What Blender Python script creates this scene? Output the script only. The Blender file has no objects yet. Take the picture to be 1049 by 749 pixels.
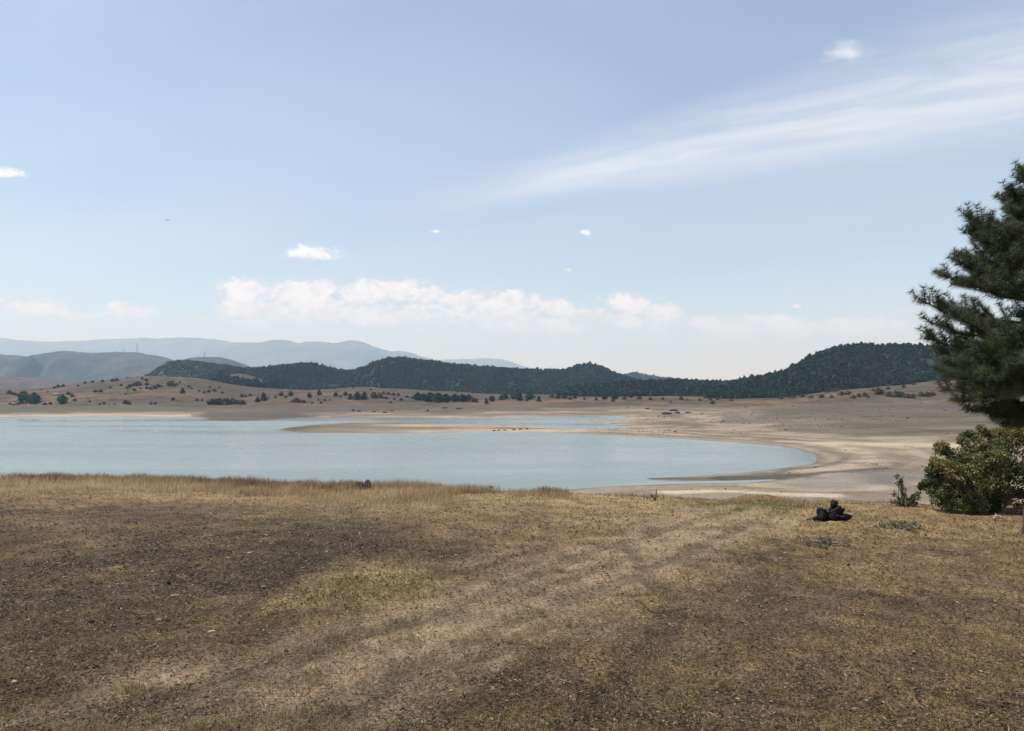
import bpy, math, random
import numpy as np
from mathutils import Vector

R = math.radians
rng = np.random.default_rng(11)
random.seed(5)
S = bpy.context.scene
COL = S.collection

# ------------------------------------------------------------------ camera model of the photograph (world metres from sight lines)
F, CX, HV, EYE = 792.0, 524.5, 402.0, 1.6
LAKE = -9.0
SLOPE = 0.03


def P(u, v, Y):
    return ((u - CX) / F * Y, Y, EYE + (HV - v) / F * Y)


def yg(v):                      # distance of a point of the near meadow
    return EYE / ((v - HV) / F - SLOPE)


def PG(u, v):
    Y = yg(v)
    return ((u - CX) / F * Y, Y)


def PW(u, v):                   # a point at lake level
    Y = (EYE - LAKE) * F / (v - HV)
    return ((u - CX) / F * Y, Y)


# ------------------------------------------------------------------ noise
def _h(ix, iy, s):
    n = (ix.astype(np.int64) * 374761393 + iy.astype(np.int64) * 668265263 + s * 974634777) & 0x7fffffff
    n = ((n ^ (n >> 13)) * 1274126177) & 0x7fffffff
    n = ((n ^ (n >> 16)) * 2246822519) & 0x7fffffff
    return ((n ^ (n >> 15)) & 0xffff) / 65535.0


def vn(x, y, s=0):
    x = np.asarray(x, float); y = np.asarray(y, float)
    fx = np.floor(x); fy = np.floor(y)
    a = x - fx; b = y - fy
    a = a * a * a * (a * (a * 6 - 15) + 10); b = b * b * b * (b * (b * 6 - 15) + 10)
    n00 = _h(fx, fy, s); n10 = _h(fx + 1, fy, s); n01 = _h(fx, fy + 1, s); n11 = _h(fx + 1, fy + 1, s)
    return (n00 * (1 - a) + n10 * a) * (1 - b) + (n01 * (1 - a) + n11 * a) * b


def fbm(x, y, sc, o=4, s=0, g=0.5):
    t = 0; amp = 1; tot = 0
    c, sn = 0.8, 0.6
    x = np.asarray(x, float) / sc; y = np.asarray(y, float) / sc
    for i in range(o):
        t = t + amp * vn(x, y, s + i * 17); tot += amp; amp *= g
        x, y = (c * x - sn * y) * 2.03 + 3.1, (sn * x + c * y) * 2.03 + 7.7
    return t / tot


def ss(a, b, x):
    t = np.clip((x - a) / (b - a), 0, 1)
    return t * t * (3 - 2 * t)


# ------------------------------------------------------------------ mesh helpers
def mesh_np(name, V, Fc, attrs=None, smooth=False):
    V = np.asarray(V, np.float32); Fc = np.asarray(Fc, np.int32)
    k = Fc.shape[1]; n = len(Fc)
    me = bpy.data.meshes.new(name)
    me.vertices.add(len(V)); me.vertices.foreach_set('co', V.ravel())
    me.loops.add(n * k); me.loops.foreach_set('vertex_index', Fc.ravel())
    me.polygons.add(n)
    me.polygons.foreach_set('loop_start', np.arange(0, n * k, k, dtype=np.int32))
    if smooth:
        me.polygons.foreach_set('use_smooth', np.ones(n, bool))
    me.update(calc_edges=True)
    for an, arr in (attrs or {}).items():
        arr = np.asarray(arr, np.float32)
        if arr.ndim == 1:
            a = me.attributes.new(an, 'FLOAT', 'POINT'); a.data.foreach_set('value', arr)
        else:
            a = me.attributes.new(an, 'FLOAT_COLOR', 'POINT')
            if arr.shape[1] == 3:
                arr = np.concatenate([arr, np.ones((len(arr), 1), np.float32)], 1)
            a.data.foreach_set('color', arr.ravel())
    return me


class Geo:
    """collects triangles with a tint value per vertex"""
    def __init__(s):
        s.V = []; s.F = []; s.T = []; s.n = 0

    def add(s, V, Fc, tint=0.5):
        V = np.asarray(V, float).reshape(-1, 3); Fc = np.asarray(Fc, int)
        if Fc.shape[1] == 4:
            Fc = np.concatenate([Fc[:, [0, 1, 2]], Fc[:, [0, 2, 3]]])
        s.V.append(V); s.F.append(Fc + s.n)
        s.T.append(np.broadcast_to(np.asarray(tint, float), (len(V),)))
        s.n += len(V)

    def tube(s, pts, rad, k=6, tint=0.5):
        pts = np.asarray(pts, float); m = len(pts)
        rad = np.broadcast_to(np.asarray(rad, float), (m,))
        tang = np.gradient(pts, axis=0)
        tang /= np.linalg.norm(tang, axis=1)[:, None] + 1e-9
        ref = np.where(np.abs(tang[:, 2:3]) > 0.9, np.array([[1.0, 0, 0]]), np.array([[0, 0, 1.0]]))
        a = np.cross(tang, ref); a /= np.linalg.norm(a, axis=1)[:, None] + 1e-9
        b = np.cross(tang, a)
        an = np.arange(k) * 2 * np.pi / k
        V = pts[:, None] + rad[:, None, None] * (np.cos(an)[None, :, None] * a[:, None] + np.sin(an)[None, :, None] * b[:, None])
        V = V.reshape(-1, 3)
        i = np.arange(m - 1)[:, None] * k; j = np.arange(k)[None]; j2 = (j + 1) % k
        Fq = np.stack([i + j, i + j2, i + k + j2, i + k + j], -1).reshape(-1, 4)
        V = np.concatenate([V, pts[-1:] + tang[-1:] * rad[-1], pts[:1]])
        s.add(V, Fq, tint)
        base = s.n - len(V)
        cap = np.stack([np.arange(k) + (m - 1) * k, (np.arange(k) + 1) % k + (m - 1) * k, np.full(k, m * k)], 1)
        cap2 = np.stack([(np.arange(k) + 1) % k, np.arange(k), np.full(k, m * k + 1)], 1)
        s.F.append(np.concatenate([cap, cap2]) + base)

    def mesh(s, name, smooth=False):
        return mesh_np(name, np.concatenate(s.V), np.concatenate(s.F), {'tint': np.concatenate(s.T)}, smooth)


def link(name, me, mat=None, parent=None, loc=None, rz=0.0, sc=1.0):
    o = bpy.data.objects.new(name, me); COL.objects.link(o)
    if mat is not None and me is not None and len(me.materials) == 0:
        me.materials.append(mat)
    if parent: o.parent = parent
    if loc is not None: o.location = loc
    o.rotation_euler = (0, 0, rz)
    o.scale = (sc, sc, sc) if np.isscalar(sc) else sc
    return o


def thing(name, label, cat, loc, group=None, rz=0.0, sc=1.0):
    o = link(name, None, loc=loc, rz=rz, sc=sc)
    return tag(o, label, cat, group)


def tag(o, label, cat=None, group=None, kind=None):
    o['label'] = label
    if cat: o['category'] = cat
    if group: o['group'] = group
    if kind: o['kind'] = kind
    return o


def ico(sub, seed, amp, squash=(1, 1, 1), sharp=1.6):
    import bmesh
    bm = bmesh.new(); bmesh.ops.create_icosphere(bm, subdivisions=sub, radius=1)
    V = np.array([v.co[:] for v in bm.verts]); Fc = np.array([[v.index for v in f.verts] for f in bm.faces]); bm.free()
    d = fbm(V[:, 0] * 2 + seed * 3.3 + V[:, 2], V[:, 1] * 2 - V[:, 2] * 1.3 + seed, sharp, 3, seed) - 0.5
    r = 1 + amp * 2 * d
    V = V * r[:, None] * np.array(squash)
    # flatten a few random facets as broken stone
    rr = np.random.default_rng(seed)
    for _ in range(5):
        nrm = rr.normal(size=3); nrm /= np.linalg.norm(nrm)
        lim = rr.uniform(0.62, 0.85) * np.max(V @ nrm)
        q = V @ nrm - lim
        V = V - np.clip(q, 0, None)[:, None] * nrm
    return V, Fc


# ------------------------------------------------------------------ materials
class NT:
    def __init__(s, tree): s.t = tree; s.n = tree.nodes; s.l = tree.links

    def new(s, typ, **kw):
        n = s.n.new(typ)
        for k, v in kw.items(): setattr(n, k, v)
        return n

    def put(s, sock, val):
        if hasattr(val, 'is_output') or isinstance(val, bpy.types.NodeSocket): s.l.new(val, sock)
        else: sock.default_value = val

    def m(s, op, a, b=0.0, c=0.0, clamp=False):
        n = s.n.new('ShaderNodeMath'); n.operation = op; n.use_clamp = clamp
        for i, v in enumerate((a, b, c)): s.put(n.inputs[i], v)
        return n.outputs[0]

    def step(s, x, a, b, lo=0.0, hi=1.0):
        n = s.n.new('ShaderNodeMapRange'); n.interpolation_type = 'SMOOTHSTEP'
        for i, v in enumerate((x, a, b, lo, hi)): s.put(n.inputs[i], v)
        return n.outputs[0]

    def mix(s, f, a, b, mode='MIX'):
        n = s.n.new('ShaderNodeMix'); n.data_type = 'RGBA'; n.blend_type = mode
        s.put(n.inputs[0], f); s.put(n.inputs[6], a); s.put(n.inputs[7], b)
        return n.outputs[2]

    def noise(s, vec, scale, detail=4.0, rough=0.55, dist=0.0):
        n = s.n.new('ShaderNodeTexNoise')
        if vec is not None: s.l.new(vec, n.inputs['Vector'])
        n.inputs['Scale'].default_value = scale; n.inputs['Detail'].default_value = detail
        n.inputs['Roughness'].default_value = rough; n.inputs['Distortion'].default_value = dist
        return n.outputs[0]

    def xyz(s, x, y, z):
        n = s.n.new('ShaderNodeCombineXYZ')
        for i, v in enumerate((x, y, z)): s.put(n.inputs[i], v)
        return n.outputs[0]

    def scale(s, vec, k):
        n = s.n.new('ShaderNodeVectorMath'); n.operation = 'MULTIPLY'
        s.l.new(vec, n.inputs[0]); n.inputs[1].default_value = k
        return n.outputs[0]


def mat_new(name, rough=0.9, spec=0.2):
    m = bpy.data.materials.new(name); m.use_nodes = True
    t = NT(m.node_tree); b = m.node_tree.nodes['Principled BSDF']
    b.inputs['Roughness'].default_value = rough
    b.inputs['Specular IOR Level'].default_value = spec
    return m, t, b


def mat_ground():
    m, t, b = mat_new('earth', 0.95, 0.12)
    a = t.new('ShaderNodeAttribute', attribute_name='Col').outputs['Color']
    pos = t.new('ShaderNodeNewGeometry').outputs['Position']
    n1 = t.noise(pos, 38.0, 5, 0.7); n2 = t.noise(pos, 2.3, 5, 0.65); n3 = t.noise(pos, 0.09, 6, 0.7)
    k = t.m('MULTIPLY', t.step(n1, 0.30, 0.70, 0.42, 1.58), t.m('MULTIPLY', t.step(n2, 0.25, 0.75, 0.78, 1.22), t.step(n3, 0.25, 0.75, 0.84, 1.16)))
    t.l.new(t.mix(1.0, a, t.xyz(k, k, k), 'MULTIPLY'), b.inputs['Base Color'])
    bump = t.new('ShaderNodeBump'); bump.inputs['Strength'].default_value = 0.6; bump.inputs['Distance'].default_value = 0.02
    t.l.new(t.m('ADD', t.noise(pos, 55.0, 6, 0.7), t.m('MULTIPLY', t.noise(pos, 9.0, 3), 1.5)), bump.inputs['Height'])
    t.l.new(bump.outputs[0], b.inputs['Normal'])
    return m


def mat_hill(name, c1, c2, c3, sc):
    m, t, b = mat_new(name, 0.95, 0.1)
    pos = t.new('ShaderNodeNewGeometry').outputs['Position']
    n1 = t.noise(pos, sc, 6, 0.62); n2 = t.noise(pos, sc * 6, 5, 0.7)
    c = t.mix(t.step(n1, 0.38, 0.62), (*c1, 1), (*c2, 1))
    c = t.mix(t.step(n2, 0.48, 0.68), c, (*c3, 1))
    t.l.new(c, b.inputs['Base Color'])
    return m


def mat_tint(name, cols, rough=0.8, spec=0.25, trans=0.0, var=0.25, nsc=40.0):
    """colour ramp over the per-vertex tint (each leaf, blade or stone has its own)"""
    m, t, b = mat_new(name, rough, spec)
    a = t.new('ShaderNodeAttribute', attribute_name='tint').outputs['Fac']
    r = t.new('ShaderNodeValToRGB'); e = r.color_ramp.elements
    n = len(cols)
    while len(e) < n: e.new(0.5)
    for i, c in enumerate(cols):
        e[i].position = i / max(1, n - 1); e[i].color = (*c, 1)
    t.l.new(a, r.inputs[0])
    tc = t.new('ShaderNodeTexCoord').outputs['Object']
    k = t.step(t.noise(tc, nsc, 4, 0.65), 0.25, 0.75, 1 - var, 1 + var)
    c = t.mix(1.0, r.outputs[0], t.xyz(k, k, k), 'MULTIPLY')
    t.l.new(c, b.inputs['Base Color'])
    if trans:
        tr = t.new('ShaderNodeBsdfTranslucent'); t.l.new(c, tr.inputs[0])
        mx = t.new('ShaderNodeMixShader'); mx.inputs[0].default_value = trans
        out = m.node_tree.nodes['Material Output']
        t.l.new(b.outputs[0], mx.inputs[1]); t.l.new(tr.outputs[0], mx.inputs[2]); t.l.new(mx.outputs[0], out.inputs['Surface'])
    return m


def mat_water():
    m, t, b = mat_new('lake_water', 0.12, 0.5)
    pos = t.new('ShaderNodeNewGeometry').outputs['Position']
    st = t.noise(t.scale(pos, (0.008, 0.028, 1)), 1.0, 5, 0.6, 0.4)
    c = t.mix(t.step(st, 0.35, 0.68), (0.14, 0.19, 0.175, 1), (0.208, 0.243, 0.228, 1))
    t.l.new(c, b.inputs['Base Color'])
    b.inputs['IOR'].default_value = 1.33
    t.l.new(t.step(st, 0.4, 0.62, 0.10, 0.34), b.inputs['Roughness'])
    bump = t.new('ShaderNodeBump'); bump.inputs['Strength'].default_value = 0.5; bump.inputs['Distance'].default_value = 0.05
    t.l.new(t.noise(t.scale(pos, (1.0, 1.6, 1)), 1.1, 4, 0.6), bump.inputs['Height'])
    t.l.new(bump.outputs[0], b.inputs['Normal'])
    return m


M_ground = mat_ground()
M_water = mat_water()
M_bark = mat_tint('bark', [(0.06, 0.045, 0.035), (0.13, 0.10, 0.08)], 0.95, 0.1, 0, 0.4, 25)
M_needle = mat_tint('pine_needle', [(0.026, 0.042, 0.022), (0.058, 0.082, 0.038), (0.11, 0.13, 0.06), (0.20, 0.165, 0.085)], 0.6, 0.3, 0.2, 0.2, 4)
M_leaf = mat_tint('bush_leaf', [(0.03, 0.044, 0.017), (0.078, 0.104, 0.033), (0.20, 0.20, 0.062), (0.31, 0.25, 0.10), (0.21, 0.11, 0.065)], 0.6, 0.3, 0.35, 0.2, 6)
M_greyleaf = mat_tint('grey_leaf', [(0.10, 0.115, 0.07), (0.17, 0.18, 0.11), (0.27, 0.24, 0.15)], 0.8, 0.2, 0.2, 0.2, 20)
M_far_conifer = mat_tint('far_conifer', [(0.013, 0.027, 0.021), (0.025, 0.043, 0.031), (0.04, 0.058, 0.036)], 0.85, 0.15, 0, 0.2, 0.2)
M_far_green = mat_tint('far_broadleaf', [(0.028, 0.04, 0.018), (0.048, 0.06, 0.026), (0.075, 0.08, 0.035)], 0.85, 0.15, 0, 0.2, 0.2)
M_far_bush = mat_tint('far_scrub', [(0.036, 0.04, 0.025), (0.068, 0.06, 0.037), (0.115, 0.088, 0.055)], 0.9, 0.1, 0, 0.2, 0.3)
M_poplar = mat_tint('far_poplar', [(0.025, 0.055, 0.035), (0.04, 0.08, 0.05), (0.06, 0.10, 0.06)], 0.85, 0.15, 0, 0.2, 0.2)
M_straw = mat_tint('dry_straw', [(0.085, 0.06, 0.032), (0.17, 0.115, 0.055), (0.26, 0.19, 0.095), (0.40, 0.32, 0.175)], 0.85, 0.2, 0.25, 0.15, 3)
M_straw_pale = mat_tint('pale_straw', [(0.20, 0.135, 0.08), (0.31, 0.215, 0.125), (0.42, 0.31, 0.17), (0.62, 0.50, 0.30)], 0.85, 0.2, 0.4, 0.12, 3)
M_green = mat_tint('green_grass', [(0.075, 0.092, 0.032), (0.115, 0.13, 0.046), (0.185, 0.175, 0.07)], 0.85, 0.2, 0.25, 0.15, 3)
M_stone = mat_tint('stone', [(0.03, 0.025, 0.02), (0.085, 0.065, 0.05), (0.17, 0.135, 0.10), (0.42, 0.36, 0.29)], 0.9, 0.2, 0, 0.3, 60)
M_char = mat_tint('charred', [(0.006, 0.006, 0.007), (0.016, 0.015, 0.016), (0.05, 0.048, 0.05), (0.3, 0.28, 0.27)], 0.75, 0.25, 0, 0.5, 18)
M_wood = mat_tint('weathered_wood', [(0.07, 0.05, 0.03), (0.2, 0.17, 0.14), (0.38, 0.32, 0.26)], 0.9, 0.15, 0, 0.3, 30)
M_metal = mat_tint('grey_steel', [(0.10, 0.11, 0.12), (0.22, 0.22, 0.23)], 0.5, 0.4, 0, 0.1, 2)
M_plaster = mat_tint('pale_plaster', [(0.25, 0.22, 0.19), (0.36, 0.32, 0.28)], 0.9, 0.2, 0, 0.1, 2)
M_tile = mat_tint('roof_tile', [(0.20, 0.11, 0.075), (0.3, 0.18, 0.12)], 0.9, 0.2, 0, 0.2, 3)
M_bird = mat_tint('bird_feather', [(0.04, 0.045, 0.055), (0.09, 0.09, 0.10)], 0.8, 0.2, 0, 0.1, 9)

# ------------------------------------------------------------------ ground
LAKE_PX = [(-400, 428.5), (-150, 428), (0, 428), (60, 427.3), (120, 427), (190, 427.2), (204, 428.4), (202, 430.3), (210, 431.6), (240, 431.8),
           (264, 431.3), (284, 430.2), (291, 429), (305, 428), (330, 427.6), (370, 427.5), (440, 427.7), (500, 427.8), (560, 426.9),
           (592, 426.2), (645, 426), (644, 427.6), (636, 430.5), (627, 433.6), (634, 436), (657, 437.1), (640, 438.6), (600, 439.5),
           (575, 440), (560, 438.5), (540, 436.2), (500, 435), (440, 433.8), (385, 432.7), (340, 433.6), (310, 436), (292, 438.7),
           (284, 441), (300, 442.8), (350, 443.9), (420, 443.9), (480, 443.1), (560, 443.4), (600, 444.2), (640, 446.5), (690, 449.2),
           (740, 452.4), (790, 457), (815, 461), (829, 466), (830, 470), (817, 475.7), (790, 480), (755, 484), (720, 486.8),
           (685, 488.6), (657, 490.0), (668, 492.2), (700, 493), (760, 492.4), (795, 491.4), (765, 494.5), (700, 495.5), (650, 497.2),
           (610, 499.3), (570, 502.7), (530, 506.3), (500, 511), (440, 521), (300, 531), (0, 533), (-400, 534)]
LAKE_W = np.array([PW(*p) for p in LAKE_PX])
ISLE_PX = [(600, 431.6), (608, 430.2), (616, 429.3), (624, 429.7), (632, 431), (622, 432.3), (609, 432.5)]
ISLE_W = np.array([PW(*p) for p in ISLE_PX])


def poly_sd(x, y, W):
    """distance to the outline, negative inside"""
    d = np.full(x.shape, 1e9); ins = np.zeros(x.shape, bool)
    n = len(W)
    for i in range(n):
        ax, ay = W[i]; bx, by = W[(i + 1) % n]
        ex, ey = bx - ax, by - ay
        t = np.clip(((x - ax) * ex + (y - ay) * ey) / (ex * ex + ey * ey + 1e-12), 0, 1)
        d = np.minimum(d, (x - ax - t * ex) ** 2 + (y - ay - t * ey) ** 2)
        c = (ay > y) != (by > y)
        with np.errstate(divide='ignore', invalid='ignore'):
            ins ^= c & (x < (bx - ax) * (y - ay) / (by - ay + 1e-12) + ax)
    d = np.sqrt(d)
    return np.where(ins, -d, d)


PY = [340, 400, 450, 520, 600, 680, 780, 900]
PROF = {-200: [424, 419, 414, 408, 403, 399, 402, 404],
        0: [424, 419.5, 415, 409, 403, 399, 401, 404],
        60: [424, 419, 414, 407, 400, 395.5, 400, 404],
        110: [424, 419, 413, 404, 394.5, 389, 395, 404],
        150: [424, 419, 412, 402, 391, 385, 392, 404],
        205: [424, 420, 413, 404, 394.5, 387.5, 391, 404],
        250: [424, 420, 414, 408, 402, 398, 396.5, 401],
        300: [424, 419, 414, 409, 405, 402, 400.5, 402],
        335: [424, 419, 414, 409, 405, 400, 400, 402],
        370: [424, 419, 414, 408, 402, 396.5, 399, 402],
        430: [424, 419, 414, 409, 405, 400.5, 402, 403],
        520: [424, 419, 414, 411, 408, 405.5, 405, 405],
        600: [424, 418, 413, 410, 408, 406, 405, 405],
        700: [422, 416.5, 412.5, 410, 408, 406, 405, 405],
        760: [421, 415, 411.5, 409, 407.5, 406, 405, 405],
        815: [419.5, 414, 409.5, 407, 406, 405, 405, 405],
        840: [419, 413, 405.5, 403, 402, 403, 404, 405],
        870: [418, 411, 401.5, 399, 399, 402, 404, 405],
        900: [417, 410, 398.5, 396, 398, 402, 404, 405],
        950: [415.5, 408, 394.5, 392, 396, 402, 404, 405],
        1049: [414, 406, 390.5, 388, 395, 402, 404, 405],
        1300: [412, 404, 389, 387, 395, 402, 404, 405]}
GU = np.arange(-200, 1301, 5.0); GY = np.arange(60, 901, 10.0)
_us = sorted(PROF)
_tab = np.array([PROF[u] for u in _us], float)
_t1 = np.stack([np.interp(GU, _us, _tab[:, k]) for k in range(len(PY))], 1)          # by u
_z1 = EYE + (HV - _t1) / F * np.array(PY)[None]
_tz = np.stack([np.interp(GY, [60, 100] + PY, [-8.5, -8.5] + list(r)) for r in _z1])


def blur(a, n, ax):
    for _ in range(n):
        p = np.concatenate([np.take(a, [0], ax), a, np.take(a, [-1], ax)], ax)
        s0 = [slice(None)] * 2; s1 = [slice(None)] * 2; s2 = [slice(None)] * 2
        s0[ax] = slice(0, -2); s1[ax] = slice(1, -1); s2[ax] = slice(2, None)
        a = 0.25 * p[tuple(s0)] + 0.5 * p[tuple(s1)] + 0.25 * p[tuple(s2)]
    return a


_tz = blur(blur(_tz, 6, 0), 4, 1)

EDGE_U = [-600, 0, 100, 200, 300, 375, 450, 530, 600, 700, 760, 850, 950, 1100, 1600]
EDGE_V = [489, 490.5, 492.5, 496, 499, 501, 504.5, 508, 509.5, 512, 514, 517, 520, 522, 524]


def edge_dist(u):
    k = np.clip((np.asarray(u, float) - 480) / 120, 0, 1)
    return yg(np.interp(u, EDGE_U, EDGE_V)) + k * (fbm(np.asarray(u, float), 0 * np.asarray(u, float) + 3.3, 60, 4, 88) - .5) * 2.2


# wheel tracks over the meadow: polylines of photo points, turned into metres
def px_line(pts): return np.array([PG(*p) for p in pts])


TRACKS = [px_line([(40, 790), (150, 728), (260, 690), (345, 655), (440, 632), (530, 597), (610, 565), (690, 540), (735, 526)]),
          px_line([(250, 800), (360, 720), (450, 668), (560, 625), (650, 590), (720, 560), (770, 535)]),
          px_line([(560, 790), (640, 695), (683, 650), (692, 618), (668, 585), (640, 560)])]


def line_d(x, y, W):
    d = np.full(x.shape, 1e9)
    for i in range(len(W) - 1):
        ax, ay = W[i]; ex, ey = W[i + 1] - W[i]
        t = np.clip(((x - ax) * ex + (y - ay) * ey) / (ex * ex + ey * ey), 0, 1)
        d = np.minimum(d, np.hypot(x - ax - t * ex, y - ay - t * ey))
    return d


def spot(x, y, u, v, ru, rv):
    """soft patch on the meadow around the place seen at (u, v)"""
    x0, y0 = PG(u, v); Yn, Yf = yg(v + rv), yg(v - rv)
    rx = ru / F * y0; ry = (Yf - Yn) / 2
    n = (fbm(x, y, 0.5, 4, 91) - 0.5) * 1.3
    return 1 - ss(0.45, 1.1, np.hypot((x - x0) / rx, (y - (Yn + Yf) / 2) / ry) + n)


def meadow_masks(x, y):
    u = CX + F * x / np.maximum(y, 0.5)
    left = 1 - ss(-0.9, 0.25, x / np.maximum(y, 1.0) + 0.35 + 0.0 * y)
    w = fbm(x, y, 1.1, 5, 3); w2 = fbm(x, y, 0.33, 4, 8); w3 = fbm(x, y, 3.5, 3, 5)
    straw = ss(0.485, 0.60, 0.5 * w + 0.3 * w2 + 0.2 * w3 + 0.10 * ss(0, 9, x + 2) - 0.085 * ss(1.0, -5, x) * ss(16, 11, y))
    patch = spot(x, y, 378, 606, 92, 36)
    straw = np.maximum(straw * (1 - .6 * spot(x, y, 378, 606, 130, 60)), patch * (0.75 + 0.5 * w2))
    straw = np.maximum(straw, spot(x, y, 330, 690, 40, 12) * 0.8 * w2 * 1.6)
    straw = np.maximum(straw, spot(x, y, 560, 640, 60, 14) * w2 * 1.4)
    straw = np.maximum(straw, spot(x, y, 800, 583, 60, 6) * w2 * 1.4)
    straw = np.maximum(straw, spot(x, y, 700, 590, 60, 10) * w2 * 1.4)
    straw = straw * (1 - .75 * spot(x, y, 775, 521, 85, 8))
    e = edge_dist(np.clip(u, -600, 1600))
    rim = ss(6.0, 1.5, e - np.hypot(x, y) * 0 - y + (w3 - 0.5) * 3) * ss(12, 2, x)
    straw = np.maximum(straw, rim)
    dark = np.maximum(spot(x, y, 150, 590, 260, 55) * 0.9, spot(x, y, 745, 572, 60, 9) * 0.8)
    dark = np.maximum(dark, spot(x, y, 455, 573, 75, 8) * 0.9)
    dark = np.maximum(dark, spot(x, y, 600, 540, 110, 8) * 0.5)
    straw = np.maximum(straw * (1 - 0.6 * dark), patch * (0.75 + 0.5 * w2))
    ax_, ay_ = np.array(PG(560, 592)) - np.array(PG(150, 728)); q_ = math.hypot(ax_, ay_); ax_ /= q_; ay_ /= q_
    along, across = x * ax_ + y * ay_, x * ay_ - y * ax_
    stripe = fbm(along * 0.10, across, 0.22, 4, 97)
    zone = 1 - ss(0.4, 1.35, line_d(x, y, TRACKS[0] * .5 + np.stack([np.interp(TRACKS[0][:, 1], TRACKS[1][:, 1], TRACKS[1][:, 0]), TRACKS[0][:, 1]], 1) * .5) + (w - .5) * 1.6)
    green = np.maximum(spot(x, y, 775, 521, 85, 8), spot(x, y, 385, 604, 80, 28) * 0.35)
    green = np.maximum(green, spot(x, y, 880, 528, 60, 6) * 0.35)
    green = np.maximum(green, spot(x, y, 690, 720, 90, 30) * 0.25)
    tr = zone * ss(.37, .54, .65 * stripe + .35 * w2) * .95; rut = np.zeros(x.shape)
    for k, W in enumerate(TRACKS):
        d = line_d(x, y, W) + (w2 - 0.5) * 0.16
        if k < 2:
            tr = np.maximum(tr, (1 - ss(0.12, 0.6, d)) * (0.45 + 1.1 * (w - 0.25)))
        rut = np.maximum(rut, (1 - ss(0.05, 0.17, d)) * (0.35 + w))
    return straw, dark, green, np.clip(tr, 0, 1), np.clip(rut, 0, 1), rim


def near_z(x, y):
    z = -SLOPE * np.clip(y, 0, None) * 1.0
    z = z + (fbm(x, y, 6.0, 3, 21) - 0.5) * 0.10 * ss(2, 8, np.hypot(x, y))
    z = z + (fbm(x, y, 0.8, 4, 22) - 0.5) * 0.07
    return z


def ground_z(x, y, detail=False):
    x = np.asarray(x, float); y = np.asarray(y, float)
    yy = np.maximum(y, 0.3)
    u = np.clip(CX + F * x / yy, -600, 1600)
    e = edge_dist(u)
    zn = near_z(x, y)
    # lake basin and the slopes beyond
    ui = np.clip((np.clip(u, -200, 1299.9) + 200) / 5, 0, len(GU) - 1.001); yi = np.clip((np.clip(y, 60, 899.9) - 60) / 10, 0, len(GY) - 1.001)
    a = ui.astype(int); b = yi.astype(int); fa = ui - a; fb = yi - b
    zf = (_tz[a, b] * (1 - fa) + _tz[a + 1, b] * fa) * (1 - fb) + (_tz[a, b + 1] * (1 - fa) + _tz[a + 1, b + 1] * fa) * fb
    zf = zf + (fbm(x, y, 60, 5, 31) - 0.5) * 3.2 * ss(330, 520, y) + (fbm(x, y, 14, 4, 33) - 0.5) * 0.7 * ss(120, 420, y)
    zf = zf + (-6.0 - zf) * ss(900, 1500, y)
    sd = np.full(x.shape, 400.0)
    q = (y > 30) & (y < 620)
    if q.any():
        wob = (fbm(x[q], y[q], 9, 4, 41) - 0.5) * np.clip(y[q] / 110, 0.2, 3.0) + (fbm(x[q], y[q], 26, 3, 43) - 0.5) * np.clip((y[q] - 80) / 60, 0, 1) * 7.0
        s1 = poly_sd(x[q], y[q], LAKE_W); s2 = poly_sd(x[q], y[q], ISLE_W)
        sd[q] = np.maximum(s1, -s2) + wob
    land = LAKE + np.clip(sd * 0.05, 0, 0.4) + (np.maximum(zf, -8.6) - LAKE - 0.0) * ss(0, 70, sd) * np.clip(1, 0, 1)
    bed = LAKE + np.maximum(sd * 0.07, -2.4)
    zl = np.where(sd > 0, np.maximum(land, LAKE + np.clip(sd * 0.05, 0, 0.4)), bed)
    slope = np.interp(u, [-600, 400, 540, 700, 1600], [0.20, 0.20, 0.16, 0.152, 0.15])
    ez = -SLOPE * e
    dd = np.clip(y - e, 0, None)
    bk = ez - slope * dd * dd / (dd + 0.7)
    far = np.maximum(bk, zl)
    far = far + (fbm(x, y, 2.0, 3, 44) - 0.5) * 0.12 * ss(0.3, 3, sd)
    z = np.where(y < e, zn, np.where(bk >= zl, bk + (zn + SLOPE * np.clip(y, 0, None)), far))
    # to the sides of and behind the view the meadow simply goes on
    th = np.abs(np.degrees(np.arctan2(x, y)))
    k = ss(58, 80, th)
    z = z * (1 - k) + zn * 0 * k + k * (near_z(x, np.minimum(y, 15)))
    return (z, sd, e, u, k) if detail else z


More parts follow.
